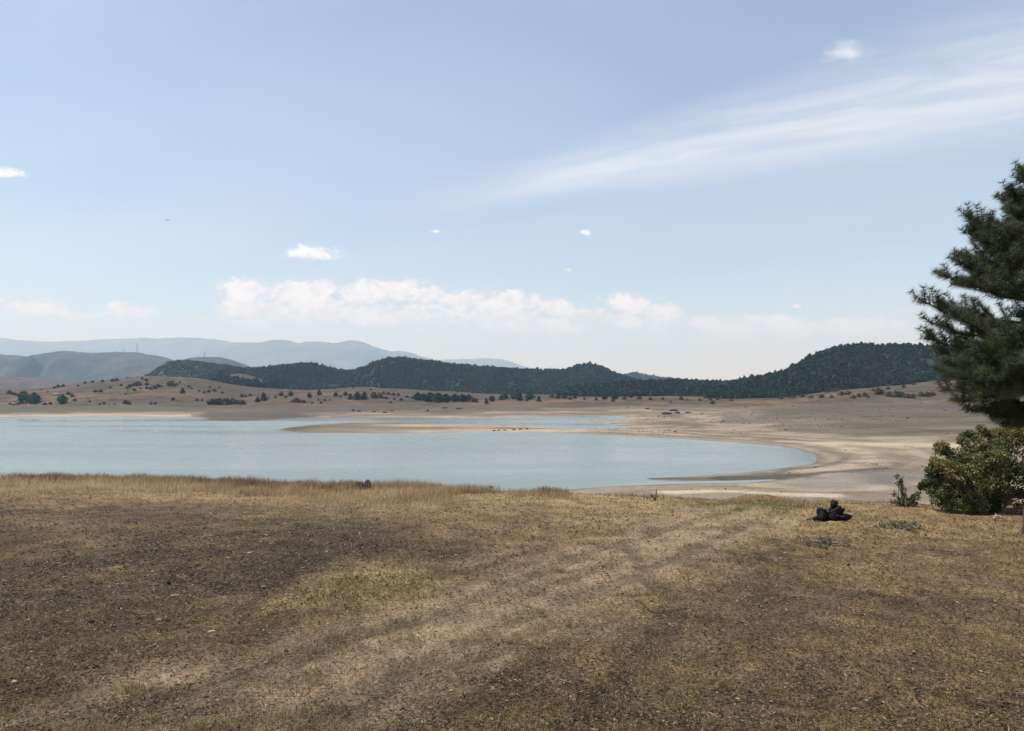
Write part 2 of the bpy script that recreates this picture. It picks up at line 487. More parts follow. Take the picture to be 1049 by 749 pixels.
def build_ground():
    th_d = np.arange(-36.5, 36.51, 0.098)
    side = np.concatenate([np.arange(36.5, 62, 0.6)[1:], np.arange(62, 180.1, 3.0)])
    th = np.concatenate([-side[::-1], th_d, side]); th = th[(th > -180)]
    th = np.radians(th)
    r = [1.0]
    while r[-1] < 15000:
        q = r[-1]
        if q < 25: st = min(max(q * q / (EYE * F) * 1.25, 0.022), 0.4)
        elif q < 70: st = 0.45
        elif q < 380: st = min(q * q / (10.6 * F) * 0.75, 2.0)
        elif q < 900: st = 3.5
        else: st = q * 0.03
        r.append(q + st)
    r = np.array(r); nr, nt = len(r), len(th)
    RR, TT = np.meshgrid(r, th, indexing='ij')
    x = (RR * np.sin(TT)).ravel(); y = (RR * np.cos(TT)).ravel()
    z, sd, e, u, k = ground_z(x, y, True)
    dist = np.hypot(x, y)
    n = len(x)
    col = np.zeros((n, 3))
    # meadow
    near = (dist < 60)
    nx, ny = x[near], y[near]
    straw, dark, green, tr, rut, rim = meadow_masks(nx, ny)
    w = fbm(nx, ny, 0.25, 4, 61); w4 = fbm(nx, ny, 2.4, 4, 62)
    C = lambda *c: np.array(c)[None]
    mixc = lambda a, b, f: a + (b - a) * f[:, None]
    c = mixc(C(0.086, 0.061, 0.039), C(0.130, 0.094, 0.055), ss(0.35, 0.65, w4))
    c = mixc(c, C(0.074, 0.057, 0.043), dark * 0.8)
    c = mixc(c, C(0.195, 0.142, 0.070), straw * (0.6 + 0.7 * (w - 0.2)))
    c = mixc(c, C(0.30, 0.215, 0.115), rim * (0.35 + 0.6 * w4))
    c = mixc(c, C(0.112, 0.112, 0.045), np.minimum(green * 1.1, 1) * 0.85)
    c = mixc(c, C(0.25, 0.195, 0.095), spot(nx, ny, 378, 606, 92, 36) * (0.35 + .6 * w))
    c = mixc(c, C(0.255, 0.197, 0.130), tr * 0.85)
    c = mixc(c, C(0.068, 0.053, 0.039), rut * 0.5)
    c = c * (0.62 + 0.76 * w)[:, None] * C(1.04, 1.0, 0.93)
    col[near] = c
    # basin
    fr = ~near | (y > e + 1)
    fx, fy, fs = x[fr], y[fr], sd[fr]
    f1 = fbm(fx, fy, 30, 5, 71); f2 = fbm(fx, fy, 8, 5, 72)
    bands = vn(fs * 0.22 + f1 * 5, fs * 0.0 + f2, 73); bands2 = vn(fs * 0.09 + f1 * 3, f1 * 2, 76)
    silt = mixc(C(0.178, 0.140, 0.102), C(0.130, 0.104, 0.078), ss(0.35, 0.65, f1))
    sand = C(0.34, 0.27, 0.19)
    b = mixc(silt, sand, np.clip(0.10 + 0.28 * (fy < 215) * ss(40, 15, fs) + ss(0.40, 0.66, 0.45 * bands + 0.35 * bands2 + 0.2 * f2), 0, 1) * ss(62, 12, fs + (f1 - .5) * 60) * 0.9)
    b = mixc(b, C(0.33, 0.265, 0.195), ss(8, 1.5, fs + (f2 - 0.5) * 6) * 0.55 * ss(0.36, 0.5, f1))
    b = mixc(b, C(0.12, 0.105, 0.09), ss(2.2, 0.3, fs) * 0.6)
    # grass above the drawdown zone
    hill_c = mixc(C(0.094, 0.066, 0.048), C(0.165, 0.104, 0.062), ss(0.40, 0.62, fbm(fx, fy, 55, 5, 74)))
    hill_c = mixc(hill_c, C(0.075, 0.068, 0.042), ss(0.52, 0.66, fbm(fx, fy, 26, 5, 75)) * 0.8)
    zz = z[fr]
    up = ss(-6.8, -4.6, zz + (f1 - 0.5) * 2.4) * ss(330, 420, fy)
    mid = ss(30, 90, fs) * (1 - up) * ss(110, 180, fy)
    b = mixc(b, mixc(C(0.095, 0.080, 0.064), C(0.108, 0.096, 0.058), ss(0.45, 0.6, fbm(fx, fy, 45, 4, 78))), mid * 0.8)
    hill_c = hill_c * (1 - 0.4 * ss(.55, .68, fbm(fx, fy, 7, 4, 85)))[:, None] * (0.8 + .4 * fbm(fx * .4, fy, 12, 4, 86))[:, None]
    b = mixc(b, hill_c, up)
    fu = u[fr]
    stk = fbm(fx * 0.16, fy, 6, 4, 79)
    spit = ss(270, 285, fu) * ss(740, 600, fu + (f1 - .5) * 120) * ss(185, 215, fy + (f2 - .5) * 30) * ss(345, 325, fy + (f2 - .5) * 30)
    b = mixc(b, C(0.125, 0.096, 0.072), spit * ss(480, 330, fu + (f1 - .5) * 200) * ss(.35, .6, stk) * 0.8)
    b = mixc(b, C(0.44, 0.345, 0.235), spit * ss(330, 470, fu) * ss(.44, .6, stk) * 0.85)
    b = b * (1 + 0.55 * (fbm(fx * .3, fy, 1.3, 4, 83) - .5) * ss(150, 100, fy))[:, None]
    b = b * (1 + 0.5 * (fbm(fx, fy, 4, 4, 80) - .5) * ss(20, 60, fs) + 0.5 * (stk - .5) * ss(6, 30, fs))[:, None]
    pen = ss(200, 215, fu + 40 * (f1 - .5)) * ss(345, 290, fu) * ss(395, 360, fy + 60 * (f1 - .5)) * (fy > 200) * ss(0.5, 3, fs)
    b = mixc(b, C(0.092, 0.076, 0.064), pen * 0.85)
    left_sand = (fu < 196) * (fy > 250) * ss(0.5, 2, fs) * ss(26, 12, fs + 14 * (f1 - .5))
    b = mixc(b, C(0.42, 0.34, 0.25), left_sand * 0.9)
    olive = ss(205, 150, fu) * (fy > 250) * ss(28, 40, fs) * ss(95, 70, fs + 30 * (f2 - .5))
    b = mixc(b, C(0.105, 0.10, 0.062), olive * 0.75)
    rg = fs + (f1 - .5) * 9 + (f2 - .5) * 3
    on = (fy > 85) * (fy < 230) * (x[fr] > 20)
    b = mixc(b, C(0.40, 0.315, 0.22), on * np.maximum(1 - ss(0.6, 2.6, np.abs(rg - 8)), .8 * (1 - ss(0.5, 2.2, np.abs(rg - 17)))) * ss(.35, .6, f2) * .9)
    b = mixc(b, C(0.105, 0.086, 0.066), on * np.maximum(1 - ss(0.4, 1.6, np.abs(rg - 4)), 1 - ss(0.4, 2.0, np.abs(rg - 12.5))) * ss(.3, .55, f1) * .65)
    # dark damp streaks on the near right beach
    dx = line_d(fx, fy, np.array([PW(745, 490.6), PW(800, 489.8), PW(850, 487.5), PW(905, 483.5)])) + (f2 - 0.5) * 3
    b = mixc(b, C(0.075, 0.068, 0.058), (1 - ss(0.6, 2.2, dx)) * 0.9)
    dx = line_d(fx, fy, np.array([PW(657, 490.1), PW(690, 490.8), PW(735, 491.2)])) + (f2 - 0.5) * 1.2
    b = mixc(b, C(0.075, 0.068, 0.058), (1 - ss(0.3, 1.4, dx)) * 0.8)
    pale = line_d(fx, fy, np.array([PW(690, 509), PW(740, 507), PW(790, 510), PW(850, 512)])) + (f2 - 0.5) * 4
    b = mixc(b, C(0.52, 0.43, 0.30), (1 - ss(0.4, 2.2, pale)) * 0.9)
    pale = line_d(fx, fy, np.array([PW(800, 500), PW(850, 496), PW(830, 503), PW(880, 503)])) + (f2 - 0.5) * 4
    b = mixc(b, C(0.48, 0.40, 0.285), (1 - ss(1.5, 5, pale)) * 0.85)
    pale = line_d(fx, fy, np.array([PW(860, 457), PW(920, 459), PW(990, 462)])) + (f2 - 0.5) * 8
    b = mixc(b, C(0.48, 0.40, 0.285), (1 - ss(2, 8, pale)) * 0.8)
    gry = line_d(fx, fy, np.array([PW(840, 500), PW(880, 494), PW(940, 488)])) + (f2 - 0.5) * 3
    b = mixc(b, C(0.16, 0.145, 0.125), (1 - ss(3, 8, gry)) * 0.7)
    bt = ss(1.0, 5.0, (y - e)[fr]) * (1 - k[fr])
    bank = (z[fr] > LAKE + 1.1) & (fy < 80)
    b = np.where(bank[:, None], C(0.23, 0.18, 0.11) * (0.7 + 0.6 * f2[:, None]), b)
    k_ = (k[fr] > 0.02) & ~near[fr]
    side_c = mixc(C(0.20, 0.155, 0.10), C(0.15, 0.12, 0.085), ss(0.4, 0.6, f1))
    b = mixc(b, side_c, np.where(near[fr], 0, ss(0, 0.3, k[fr])))
    old = col[fr]; wgt = np.where(near[fr], bt, 1.0)
    col[fr] = mixc(old, b, wgt)
    # relief of the meadow: ruts and crumbs of soil
    z[near] -= rut * 0.022 * ss(60, 30, dist[near]) + tr * 0.012
    z[near] += (fbm(nx, ny, 0.12, 3, 64) - 0.5) * 0.03 * ss(25, 8, dist[near])
    V = np.stack([x, y, z], 1)
    i = np.arange(nr - 1)[:, None] * nt; j = np.arange(nt)[None]; j2 = (j + 1) % nt
    Fq = np.stack([i + j, i + j2, i + nt + j2, i + nt + j], -1).reshape(-1, 4)[:, ::-1]
    # the small disc under the viewer
    V = np.concatenate([V, [[0, 0, float(near_z(np.array([0.0]), np.array([0.0]))[0])]]]); col = np.concatenate([col, [[0.13, 0.1, 0.07]]])
    tri = np.stack([np.arange(nt), (np.arange(nt) + 1) % nt, np.full(nt, len(V) - 1)], 1)
    F3 = np.concatenate([Fq[:, [0, 1, 2]], Fq[:, [0, 2, 3]], tri[:, ::-1]])
    me = mesh_np('ground', V, F3, {'Col': col}, True)
    o = link('ground', me, M_ground)
    return tag(o, 'bare brown earth with dry grass sloping from the meadow to the sandy lake shores', None, None, 'structure')


build_ground()

# lake surface
wv = [(-900, 35), (700, 35), (700, 640), (-900, 640)]
me = mesh_np('water', [(x, y, LAKE) for x, y in wv], [[0, 1, 2, 3]])
tag(link('water', me, M_water), 'calm pale turquoise lake with sandy spits reaching into it', None, None, 'structure')


# ------------------------------------------------------------------ hills
class Hill:
    def __init__(s, crest, Yc, wf, wb, base, namp, nsc, seed, gul=0.0):
        s.u = np.array([c[0] for c in crest], float); s.v = np.array([c[1] for c in crest], float)
        fu = np.arange(s.u[0], s.u[-1] + 0.1, 2.0)
        s.fu = fu; s.fv = blur(np.interp(fu, s.u, s.v)[:, None], 5, 0)[:, 0]
        s.Yc, s.wf, s.wb, s.base, s.namp, s.nsc, s.seed, s.gul = Yc, wf, wb, base, namp, nsc, seed, gul

    def z(s, u, Y):
        zc = EYE + (HV - np.interp(u, s.fu, s.fv)) / F * s.Yc
        d = Y - s.Yc
        t = np.where(d < 0, -d / s.wf, d / s.wb)
        sh = 0.5 + 0.5 * np.cos(np.pi * np.clip(t, 0, 1))
        x = (u - CX) / F * Y
        h = np.maximum(zc - s.base, 0)
        n = (fbm(x, Y, s.nsc, 6, s.seed, 0.58) - 0.5) * 2 * s.namp * ss(0, 0.3, sh) * (0.5 + 0.5 * ss(0.0, 0.25, t))
        rdg = np.abs(fbm(x, Y * 0.45, s.nsc * 0.8, 4, s.seed + 5) - 0.5) * 2
        n = n - s.gul * (1 - ss(0, 0.35, rdg)) * ss(0.08, 0.4, t) * ss(0, 0.2, sh)
        return s.base + h * sh + n

    def build(s, mat, label, name, du=2.0, ny=90):
        u = np.arange(s.u[0], s.u[-1] + 0.01, du)
        Y = np.linspace(s.Yc - s.wf, s.Yc + s.wb, ny)
        U, YY = np.meshgrid(u, Y, indexing='ij')
        z = s.z(U, YY)
        V = np.stack([(U - CX) / F * YY, YY, z], -1).reshape(-1, 3)
        a, b = len(u), len(Y)
        i = np.arange(a - 1)[:, None] * b; j = np.arange(b - 1)[None]
        Fq = np.stack([i + j, i + b + j, i + b + j + 1, i + j + 1], -1).reshape(-1, 4)
        o = link(name, mesh_np(name, V, Fq, None, True), mat)
        return tag(o, label, None, None, 'structure')


MH_mtn = mat_hill('mountain_rock', (0.085, 0.09, 0.07), (0.16, 0.14, 0.11), (0.07, 0.08, 0.06), 0.004)
MH_blue = mat_hill('scrub_ridge', (0.03, 0.034, 0.026), (0.085, 0.072, 0.062), (0.025, 0.032, 0.024), 0.006)
MH_brown = mat_hill('dry_slope', (0.09, 0.066, 0.056), (0.13, 0.092, 0.068), (0.06, 0.052, 0.04), 0.012)
MH_green = mat_hill('green_slope', (0.06, 0.07, 0.03), (0.09, 0.09, 0.045), (0.045, 0.055, 0.025), 0.02)
MH_forest = mat_hill('forest_floor', (0.03, 0.038, 0.024), (0.05, 0.05, 0.032), (0.025, 0.034, 0.02), 0.03)

mtn1 = Hill([(-420, 352), (-250, 343), (-120, 350), (-40, 343), (0, 345), (20, 346), (45, 348.5), (80, 349.5), (105, 348), (125, 347.5), (150, 346), (167, 347),
             (188, 349), (215, 351), (245, 355), (290, 362), (340, 372), (400, 390), (450, 406)], 12000, 3000, 2600, -11, 190, 1500, 201, 150)
mtn1.build(MH_mtn, 'palest blue mountain range across the left horizon, almost lost in haze', 'mountain', 2.5, 70)
mtn2 = Hill([(120, 400), (165, 380), (200, 364), (225, 355), (250, 350.3), (270, 348), (285, 348.5), (305, 353), (320, 354), (345, 353.2), (365, 352.3), (380, 356), (400, 361),
             (422, 364), (440, 368.5), (470, 378), (520, 396), (560, 408)], 10000, 2500, 2200, -11, 150, 1150, 211, 130)
mtn2.build(MH_mtn, 'pale blue double-peaked mountain behind the wooded hills left of centre', 'mountain', 2.0, 70)
mtn3 = Hill([(400, 404), (440, 372), (455, 368.5), (480, 368.7), (500, 367), (516, 367.2), (535, 374), (560, 382), (600, 396), (640, 408)], 12500, 2000, 1600, -11, 90, 1000, 221, 60)
mtn3.build(MH_mtn, 'faint low mountain just showing over the long forested ridge', 'mountain', 2.0, 50)
ridgeA = Hill([(-500, 372), (-300, 362), (-150, 368), (-60, 361), (0, 363), (30, 363.3), (65, 362), (85, 364), (105, 365), (118, 363.4), (140, 363), (155, 366), (170, 369), (188, 374),
               (220, 384), (260, 396), (300, 407)], 3300, 1000, 550, -11, 38, 300, 231, 60)
ridgeA.build(MH_blue, 'hazy blue ridge with two masts at the far left', 'hill', 1.5, 110)
ridgeB = Hill([(120, 404), (150, 388), (172, 374), (188, 368), (205, 366), (225, 366.3), (240, 370), (256, 376), (280, 388), (310, 406)], 3000, 560, 440, -11, 12, 240, 241, 20)
ridgeB.build(MH_blue, 'small blue ridge with a single mast behind the green hill', 'hill', 1.5, 70)
ridgeC = Hill([(-400, 380), (-200, 383), (-60, 384), (0, 386), (40, 387.5), (80, 390.5), (120, 395), (170, 403)], 1800, 480, 380, -11, 8, 160, 251, 10)
ridgeC.build(MH_brown, 'low grey-brown slope below the hazy ridge at the far left', 'hill', 2.0, 70)
hillD = Hill([(120, 402), (138, 393), (157, 383), (168, 375), (178, 371.8), (190, 371.5), (215, 373.5), (240, 377.5), (262, 384), (290, 395), (320, 405)], 1150, 180, 150, -8, 3, 70, 261)
hillD.build(MH_green, 'rounded green hill rising behind the brown hillside', 'hill', 1.5, 70)
hillE = Hill([(190, 404), (212, 393), (226, 387), (243, 382), (258, 385), (272, 390), (287, 396.5), (302, 401), (325, 405)], 800, 90, 90, -6, 0.8, 30, 271)
hillE.build(MH_brown, 'small bare brown knoll with a dark wood on its flank', 'hill', 1.5, 60)
hillF = Hill([(190, 396), (215, 386), (238, 380), (265, 381), (290, 377), (310, 375), (330, 377), (345, 382), (358, 383), (372, 379), (390, 371.5), (410, 369), (430, 371.5), (450, 374.5),
              (480, 377.5), (500, 379), (530, 380.5), (560, 382.5), (580, 382), (592, 377), (605, 376), (618, 379), (630, 385), (642, 389), (665, 396), (700, 403)], 1050, 260, 200, -6, 2.2, 90, 281, 5)
hillF.build(MH_forest, 'long dark forested ridge with three humps behind the lake', 'hill', 1.5, 90)
hillG = Hill([(600, 403), (622, 392), (637, 386), (650, 383.2), (664, 386), (680, 389), (705, 391), (740, 396), (780, 404)], 2300, 320, 260, -8, 5, 110, 291)
hillG.build(MH_forest, 'small bluish wooded hump beyond the forest belt', 'hill', 1.5, 50)
hillH = Hill([(560, 406), (600, 402), (640, 399.5), (680, 397), (720, 397), (760, 398), (800, 402), (830, 406)], 690, 110, 120, -7, 1.2, 40, 301)
hillH.build(MH_forest, 'low rise carrying the forest belt right of centre', 'hill', 2.0, 40)
hillI = Hill([(720, 404), (745, 399), (770, 394.5), (790, 389), (810, 382), (830, 371), (850, 364), (866, 360), (882, 359), (900, 360), (925, 360), (950, 361), (1000, 362), (1060, 364), (1150, 368),
              (1280, 384), (1400, 402)], 620, 165, 150, -6, 1.8, 50, 311)
hillI.build(MH_forest, 'dark forested hill rising behind the right shore', 'hill', 2.0, 70)


# ------------------------------------------------------------------ far woods
def crown_template(kind, n, seed):
    """unit-height crown of leaf clumps standing on z = 0"""
    r = np.random.default_rng(seed)
    g = Geo()
    # rough inner body so the crown is not see-through
    k = 7
    prof = {'cone': [(0.02, 0.10), (0.12, 0.23), (0.45, 0.17), (0.8, 0.07), (0.97, 0.01)],
            'pine': [(0.10, 0.08), (0.25, 0.21), (0.55, 0.22), (0.82, 0.13), (0.96, 0.02)],
            'round': [(0.02, 0.22), (0.2, 0.38), (0.55, 0.40), (0.82, 0.26), (0.97, 0.04)],
            'bush': [(-0.05, 0.45), (0.25, 0.6), (0.6, 0.5), (0.85, 0.27), (0.98, 0.05)]}[kind]
    hs = np.array([p[0] for p in prof]); rs = np.array([p[1] for p in prof])
    an = np.arange(k) * 2 * np.pi / k
    V = np.concatenate([np.stack([np.cos(an) * q * r.uniform(0.6, 1.0, k), np.sin(an) * q * r.uniform(0.6, 1.0, k), np.full(k, h)], 1) for h, q in prof])
    i = np.arange(len(prof) - 1)[:, None] * k; j = np.arange(k)[None]; j2 = (j + 1) % k
    g.add(V, np.stack([i + j, i + j2, i + k + j2, i + k + j], -1).reshape(-1, 4), 0.15)
    h = r.uniform(hs[0], 1.0, n)
    q = np.interp(h, hs, rs) * r.uniform(0.75, 1.35, n) * (1 + 0.25 * np.sin(h * 23 + seed))
    a = r.uniform(0, 2 * np.pi, n)
    c = np.stack([np.cos(a) * q, np.sin(a) * q, h], 1)
    sz = {'cone': 0.13, 'pine': 0.15, 'round': 0.17, 'bush': 0.24}[kind] * math.sqrt(50 / n) ** 0.7
    d1 = r.normal(size=(n, 3)); d1 /= np.linalg.norm(d1, axis=1)[:, None]
    d2 = r.normal(size=(n, 3)); d2 = np.cross(d1, d2); d2 /= np.linalg.norm(d2, axis=1)[:, None]
    s1 = sz * r.uniform(0.7, 1.5, n)[:, None]
    V = np.stack([c + d1 * s1, c - d1 * s1 * 0.6 + d2 * s1 * 0.8, c - d1 * s1 * 0.6 - d2 * s1 * 0.8], 1).reshape(-1, 3)
    V[:, 2] = np.maximum(V[:, 2], -0.02)
    g.add(V, np.arange(3 * n).reshape(-1, 3), np.repeat(r.uniform(0.2, 1.0, n), 3))
    return np.concatenate(g.V), np.concatenate(g.F), np.concatenate(g.T)


def merge_trees(name, temps, pos, h, wid, mat, label):
    n = len(pos); which = rng.integers(0, len(temps), n); rot = rng.uniform(0, 6.28, n); tt = rng.uniform(-0.28, 0.28, n) + 1.5 * (fbm(pos[:, 0], pos[:, 1], 45, 3, 9) - .5)
    Vs, Fs, Ts, off = [], [], [], 0
    for k, (V, Fc, T) in enumerate(temps):
        m = np.where(which == k)[0]
        if not len(m): continue
        c, s_ = np.cos(rot[m])[:, None], np.sin(rot[m])[:, None]
        w = (h[m] * wid[m])[:, None]
        X = (V[None, :, 0] * c - V[None, :, 1] * s_) * w + pos[m, 0:1]
        Yv = (V[None, :, 0] * s_ + V[None, :, 1] * c) * w + pos[m, 1:2]
        Z = V[None, :, 2] * h[m][:, None] + pos[m, 2:3]
        Vs.append(np.stack([X, Yv, Z], -1).reshape(-1, 3))
        Fs.append((Fc[None] + (np.arange(len(m)) * len(V))[:, None, None]).reshape(-1, 3) + off)
        Ts.append(np.clip(T[None] + tt[m][:, None], 0, 1).ravel()); off += len(m) * len(V)
    me = mesh_np(name, np.concatenate(Vs), np.concatenate(Fs), {'tint': np.concatenate(Ts)})
    return tag(link(name, me, mat), label, 'forest', None, 'stuff')


T_pine = [crown_template('pine', 46, s) for s in range(6)]
T_cone = [crown_template('cone', 46, s + 20) for s in range(4)]
T_lo = [crown_template('pine', 26, s + 40) for s in range(6)]
T_scrub = [crown_template('bush', 20, s + 60) for s in range(5)]


def scatter(u0, u1, Y0, Y1, spacing, zfun, keep=None):
    n = int((u1 - u0) / F * (Y0 + Y1) / 2 * (Y1 - Y0) / spacing ** 2)
    Y = np.sqrt(rng.uniform(Y0 ** 2, Y1 ** 2, n)); u = rng.uniform(u0, u1, n)
    z = zfun(u, Y)
    x = (u - CX) / F * Y
    g = ground_z(x, Y)
    m = z > g - 0.4
    if keep is not None: m &= keep(u, Y, x)
    z = np.maximum(z, g)
    return np.stack([x, Y, z], 1)[m]


def forest(name, hill, u0, u1, Y0, Y1, sp, h0, h1, temps, mat, label, keep=None, zf=None):
    p = scatter(u0, u1, Y0, Y1, sp, zf or hill.z, keep)
    p[:, 2] -= 0.15
    h = rng.uniform(h0, h1, len(p)) * (1 + 0.25 * (fbm(p[:, 0], p[:, 1], 25, 2, 7) - 0.5))
    tall = rng.random(len(p)) < 0.05
    h[tall] *= 1.3; h *= rng.uniform(.75, 1.2, len(p))
    return merge_trees(name, temps, p, h, rng.uniform(0.95, 1.5, len(p)), mat, label)


forest('pine_forest', hillI, 722, 1330, 462, 690, 2.9, 3.6, 6.0, T_pine + T_cone[:1], M_far_conifer, 'dense dark pine wood covering the hill behind the right shore',
       lambda u, Y, x: (fbm(x, Y, 18, 3, 5) > 0.30) & (Y > np.interp(u, [722, 800, 850, 900, 1000, 1120], [470, 466, 480, 490, 490, 490])))
forest('pine_forest', hillF, 195, 690, 815, 1130, 3.5, 3.2, 5.2, T_lo, M_far_conifer, 'blue-green pine wood over the long ridge across the lake',
       lambda u, Y, x: (fbm(x, Y, 22, 3, 15) > 0.30))
forest('pine_forest', hillH, 575, 790, 570, 740, 2.9, 4.6, 7.0, T_pine, M_far_conifer, 'flat-topped belt of dark pines on the low rise right of centre',
       lambda u, Y, x: (fbm(x, Y, 20, 3, 25) > 0.27) & (Y > 590 - 20 * ss(640, 700, u)))
forest('scrub_woodland', hillD, 135, 300, 1000, 1220, 3.8, 2.2, 3.6, T_scrub, M_far_green, 'low olive scrub covering the rounded green hill')
forest('pine_forest', hillE, 205, 290, 715, 800, 2.8, 3.2, 5.2, T_lo, M_far_conifer, 'dark wood on the near flank of the brown knoll',
       lambda u, Y, x: (HV - (hillE.z(u, Y) - EYE) / Y * F > np.interp(u, [205, 215, 235, 262, 290], [381, 385.5, 388.5, 392, 397])) & (fbm(x, Y, 9, 3, 35) > 0.25))
forest('pine_forest', hillG, 610, 740, 2150, 2380, 6.5, 5.0, 8.0, T_lo, M_far_conifer, 'bluish wood on the small hump beyond the forest belt')


# ------------------------------------------------------------------ single trees and shrubs of the far shores
def crown_mesh(kind, n, seed):
    V, Fc, T = crown_template(kind, n, seed)
    return mesh_np('crown', V, Fc, {'tint': T})


def trunk_mesh(h, r):
    g = Geo(); g.tube([(0, 0, -0.1), (0.01, 0, h * 0.5), (0.0, 0.01, h)], [r, r * 0.8, r * 0.4], 6, 0.4)
    return g.mesh('trunk')


TREE_ME = {}
for kd, mt, nn in (('cone', M_far_conifer, 4), ('pine', M_far_conifer, 4), ('round', M_far_green, 3), ('bush', M_far_bush, 5), ('poplar', M_poplar, 2)):
    lst = []
    for i in range(nn):
        a = crown_mesh('round' if kd == 'poplar' else kd, 150 if kd != 'bush' else 90, 100 + i + len(kd) * 10)
        a.materials.append(mt)
        b = trunk_mesh(0.3, 0.035 if kd != 'bush' else 0.05); b.materials.append(M_bark)
        lst.append((a, b))
    TREE_ME[kd] = lst
CAT = {'cone': ('conifer', 'tree'), 'pine': ('pine_tree', 'tree'), 'round': ('broadleaf_tree', 'tree'), 'bush': ('shrub', 'shrub'), 'poplar': ('broadleaf_tree', 'tree')}


def far_Y(u, v, lo=90, hi=760):
    """where the sight line through (u, v) meets the ground"""
    Y = np.arange(lo, hi, 1.0)
    z = ground_z((u - CX) / F * Y, Y)
    vv = HV - (z - EYE) / Y * F
    i = np.where(vv <= v)[0]
    return float(Y[i[0]]) if len(i) else None


def far_tree(kind, u, v, hpx, label, group, wfac=1.0, Y=None):
    if Y is None: Y = far_Y(u, v) or 600.0
    x = (u - CX) / F * Y
    z = float(ground_z(np.array([x]), np.array([Y]))[0])
    h = hpx / F * Y
    nm, cat = CAT[kind]
    o = thing(nm, label, cat, (x, Y, z - 0.02 * h), group, random.uniform(0, 6.28), (h * wfac, h * wfac, h))
    a, b = random.choice(TREE_ME[kind])
    link('crown', a, parent=o); link('trunk', b, parent=o)
    return o


G_L = 'trees on the brown far shore'
named = [
    ('poplar', 24, 413.5, 13, 'taller bluish broadleaf tree of the pair at the far left shore', 1.15),
    ('poplar', 35, 414, 12, 'rounder bluish broadleaf tree, right of the pair at the far left shore', 1.2),
    ('poplar', 64, 414, 10, 'lone bluish round tree at the far left, below the pale hut', 1.1),
    ('cone', 187, 403, 6, 'isolated dark conifer in the middle of the brown hillside', 1.4),
    ('cone', 270, 411, 9.5, 'dark pointed conifer standing alone above the grey peninsula', 1.25),
    ('cone', 264, 412, 6, 'shorter conifer touching the pointed one above the grey peninsula', 1.4),
    ('bush', 218, 414.5, 5.5, 'left end bush of the long dark thicket above the peninsula tip', 1.5),
    ('bush', 225, 414.5, 6.5, 'second bush from the left in the dark thicket above the peninsula tip', 1.3),
    ('bush', 232, 414.5, 7, 'tallest bush in the dark thicket above the peninsula tip', 1.3),
    ('bush', 239, 414, 6, 'right end bush of the dark thicket above the peninsula tip', 1.3),
    ('bush', 248, 414.5, 4.5, 'small dark bush just right of the long thicket', 1.2),
    ('round', 288, 406, 5, 'left one of two small trees on the tan slope right of the pointed conifer', 1.1),
    ('round', 298, 406, 5.5, 'right one of two small trees on the tan slope right of the pointed conifer', 1.1),
    ('bush', 304, 412.5, 5, 'wide dark bush low on the tan slope', 1.3),
    ('bush', 311, 412.8, 3, 'flat low bush tailing off from the wide dark bush', 1.6),
    ('round', 317, 407.5, 5.5, 'small dark tree left of the tan hump across the lake', 1.0),
    ('cone', 327, 405, 6, 'pointed tree at the foot of the wooded ridge left of the tan hump', 1.5),
    ('round', 344, 406.5, 5, 'small round tree in front of the tan hump', 1.0),
    ('round', 354, 405.5, 4.5, 'round tree on the tan hump beside the dark clump', 1.2),
    ('cone', 359, 409.5, 6.5, 'left tree of the dark conifer clump below the tan hump', 1.5),
    ('cone', 366, 409.8, 9, 'tallest tree of the dark conifer clump below the tan hump', 1.5),
    ('cone', 373, 409.5, 8.5, 'right tree of the dark conifer clump below the tan hump', 1.5),
    ('round', 383, 408, 6.5, 'loose tree right of the dark conifer clump', 1.1),
    ('bush', 389, 408, 5, 'low bush leaning on the loose tree beside the conifer clump', 1.2),
    ('pine', 428, 410, 8, 'left tree of the dark grove near the middle of the far shore', 1.5),
    ('pine', 434, 410, 7, 'second tree from the left in the grove in the middle of the far shore', 1.6),
    ('pine', 441, 412, 10, 'tallest front tree of the grove in the middle of the far shore', 1.6),
    ('pine', 449, 412.5, 10, 'wide dark front tree of the grove in the middle of the far shore', 1.7),
    ('pine', 457, 412.3, 9, 'right front tree of the grove in the middle of the far shore', 1.6),
    ('pine', 466, 411.5, 8, 'tree closing the right end of the middle grove', 1.5),
    ('pine', 474, 411.5, 8, 'first separate pine right of the middle grove', 1.5),
    ('pine', 480, 411, 7, 'second separate pine right of the middle grove', 1.4),
    ('cone', 498, 413.5, 6, 'little pointed conifer standing forward on the grey far shore', 1.2),
    ('bush', 486, 412, 4.5, 'low dark bush right of the middle grove', 1.5),
    ('pine', 504, 411.5, 6, 'pine left of the pale tree at the forest foot', 1.5),
    ('pine', 517, 409.5, 6.5, 'pine just left of the tall dark cone at the forest foot', 1.5),
    ('cone', 532, 410.5, 9.5, 'tall dark conical tree at the forest foot, centre of the far shore', 1.3),
    ('round', 527, 409, 7, 'pale olive tree behind the tall dark cone', 1.3),
    ('pine', 543, 409.5, 8, 'olive pine right of the tall dark cone', 1.5),
    ('cone', 552, 411.5, 6, 'dark tree standing forward right of the olive pine', 1.5),
    ('cone', 572, 408.5, 7.5, 'left one of two pointed pines in front of the forested ridge', 1.4),
    ('cone', 578, 408.5, 8, 'right one of two pointed pines in front of the forested ridge', 1.4),
    ('cone', 589, 408.5, 5.5, 'small pointed pine between the pair and the low scrub', 1.3),
    ('pine', 620, 409.5, 5.5, 'dark pine at the left foot of the forest belt', 1.5),
    ('pine', 630, 409, 7, 'bushy pine at the left foot of the forest belt', 1.5),
    ('pine', 646, 407.5, 5, 'pine standing free under the left end of the belt', 1.4),
]
for kind, u, v, h, lab, wf in named:
    far_tree(kind, u, v, h * .95, lab, G_L, wf * (1.5 if kind == 'pine' else 1.2 if kind == 'cone' else 1.0))
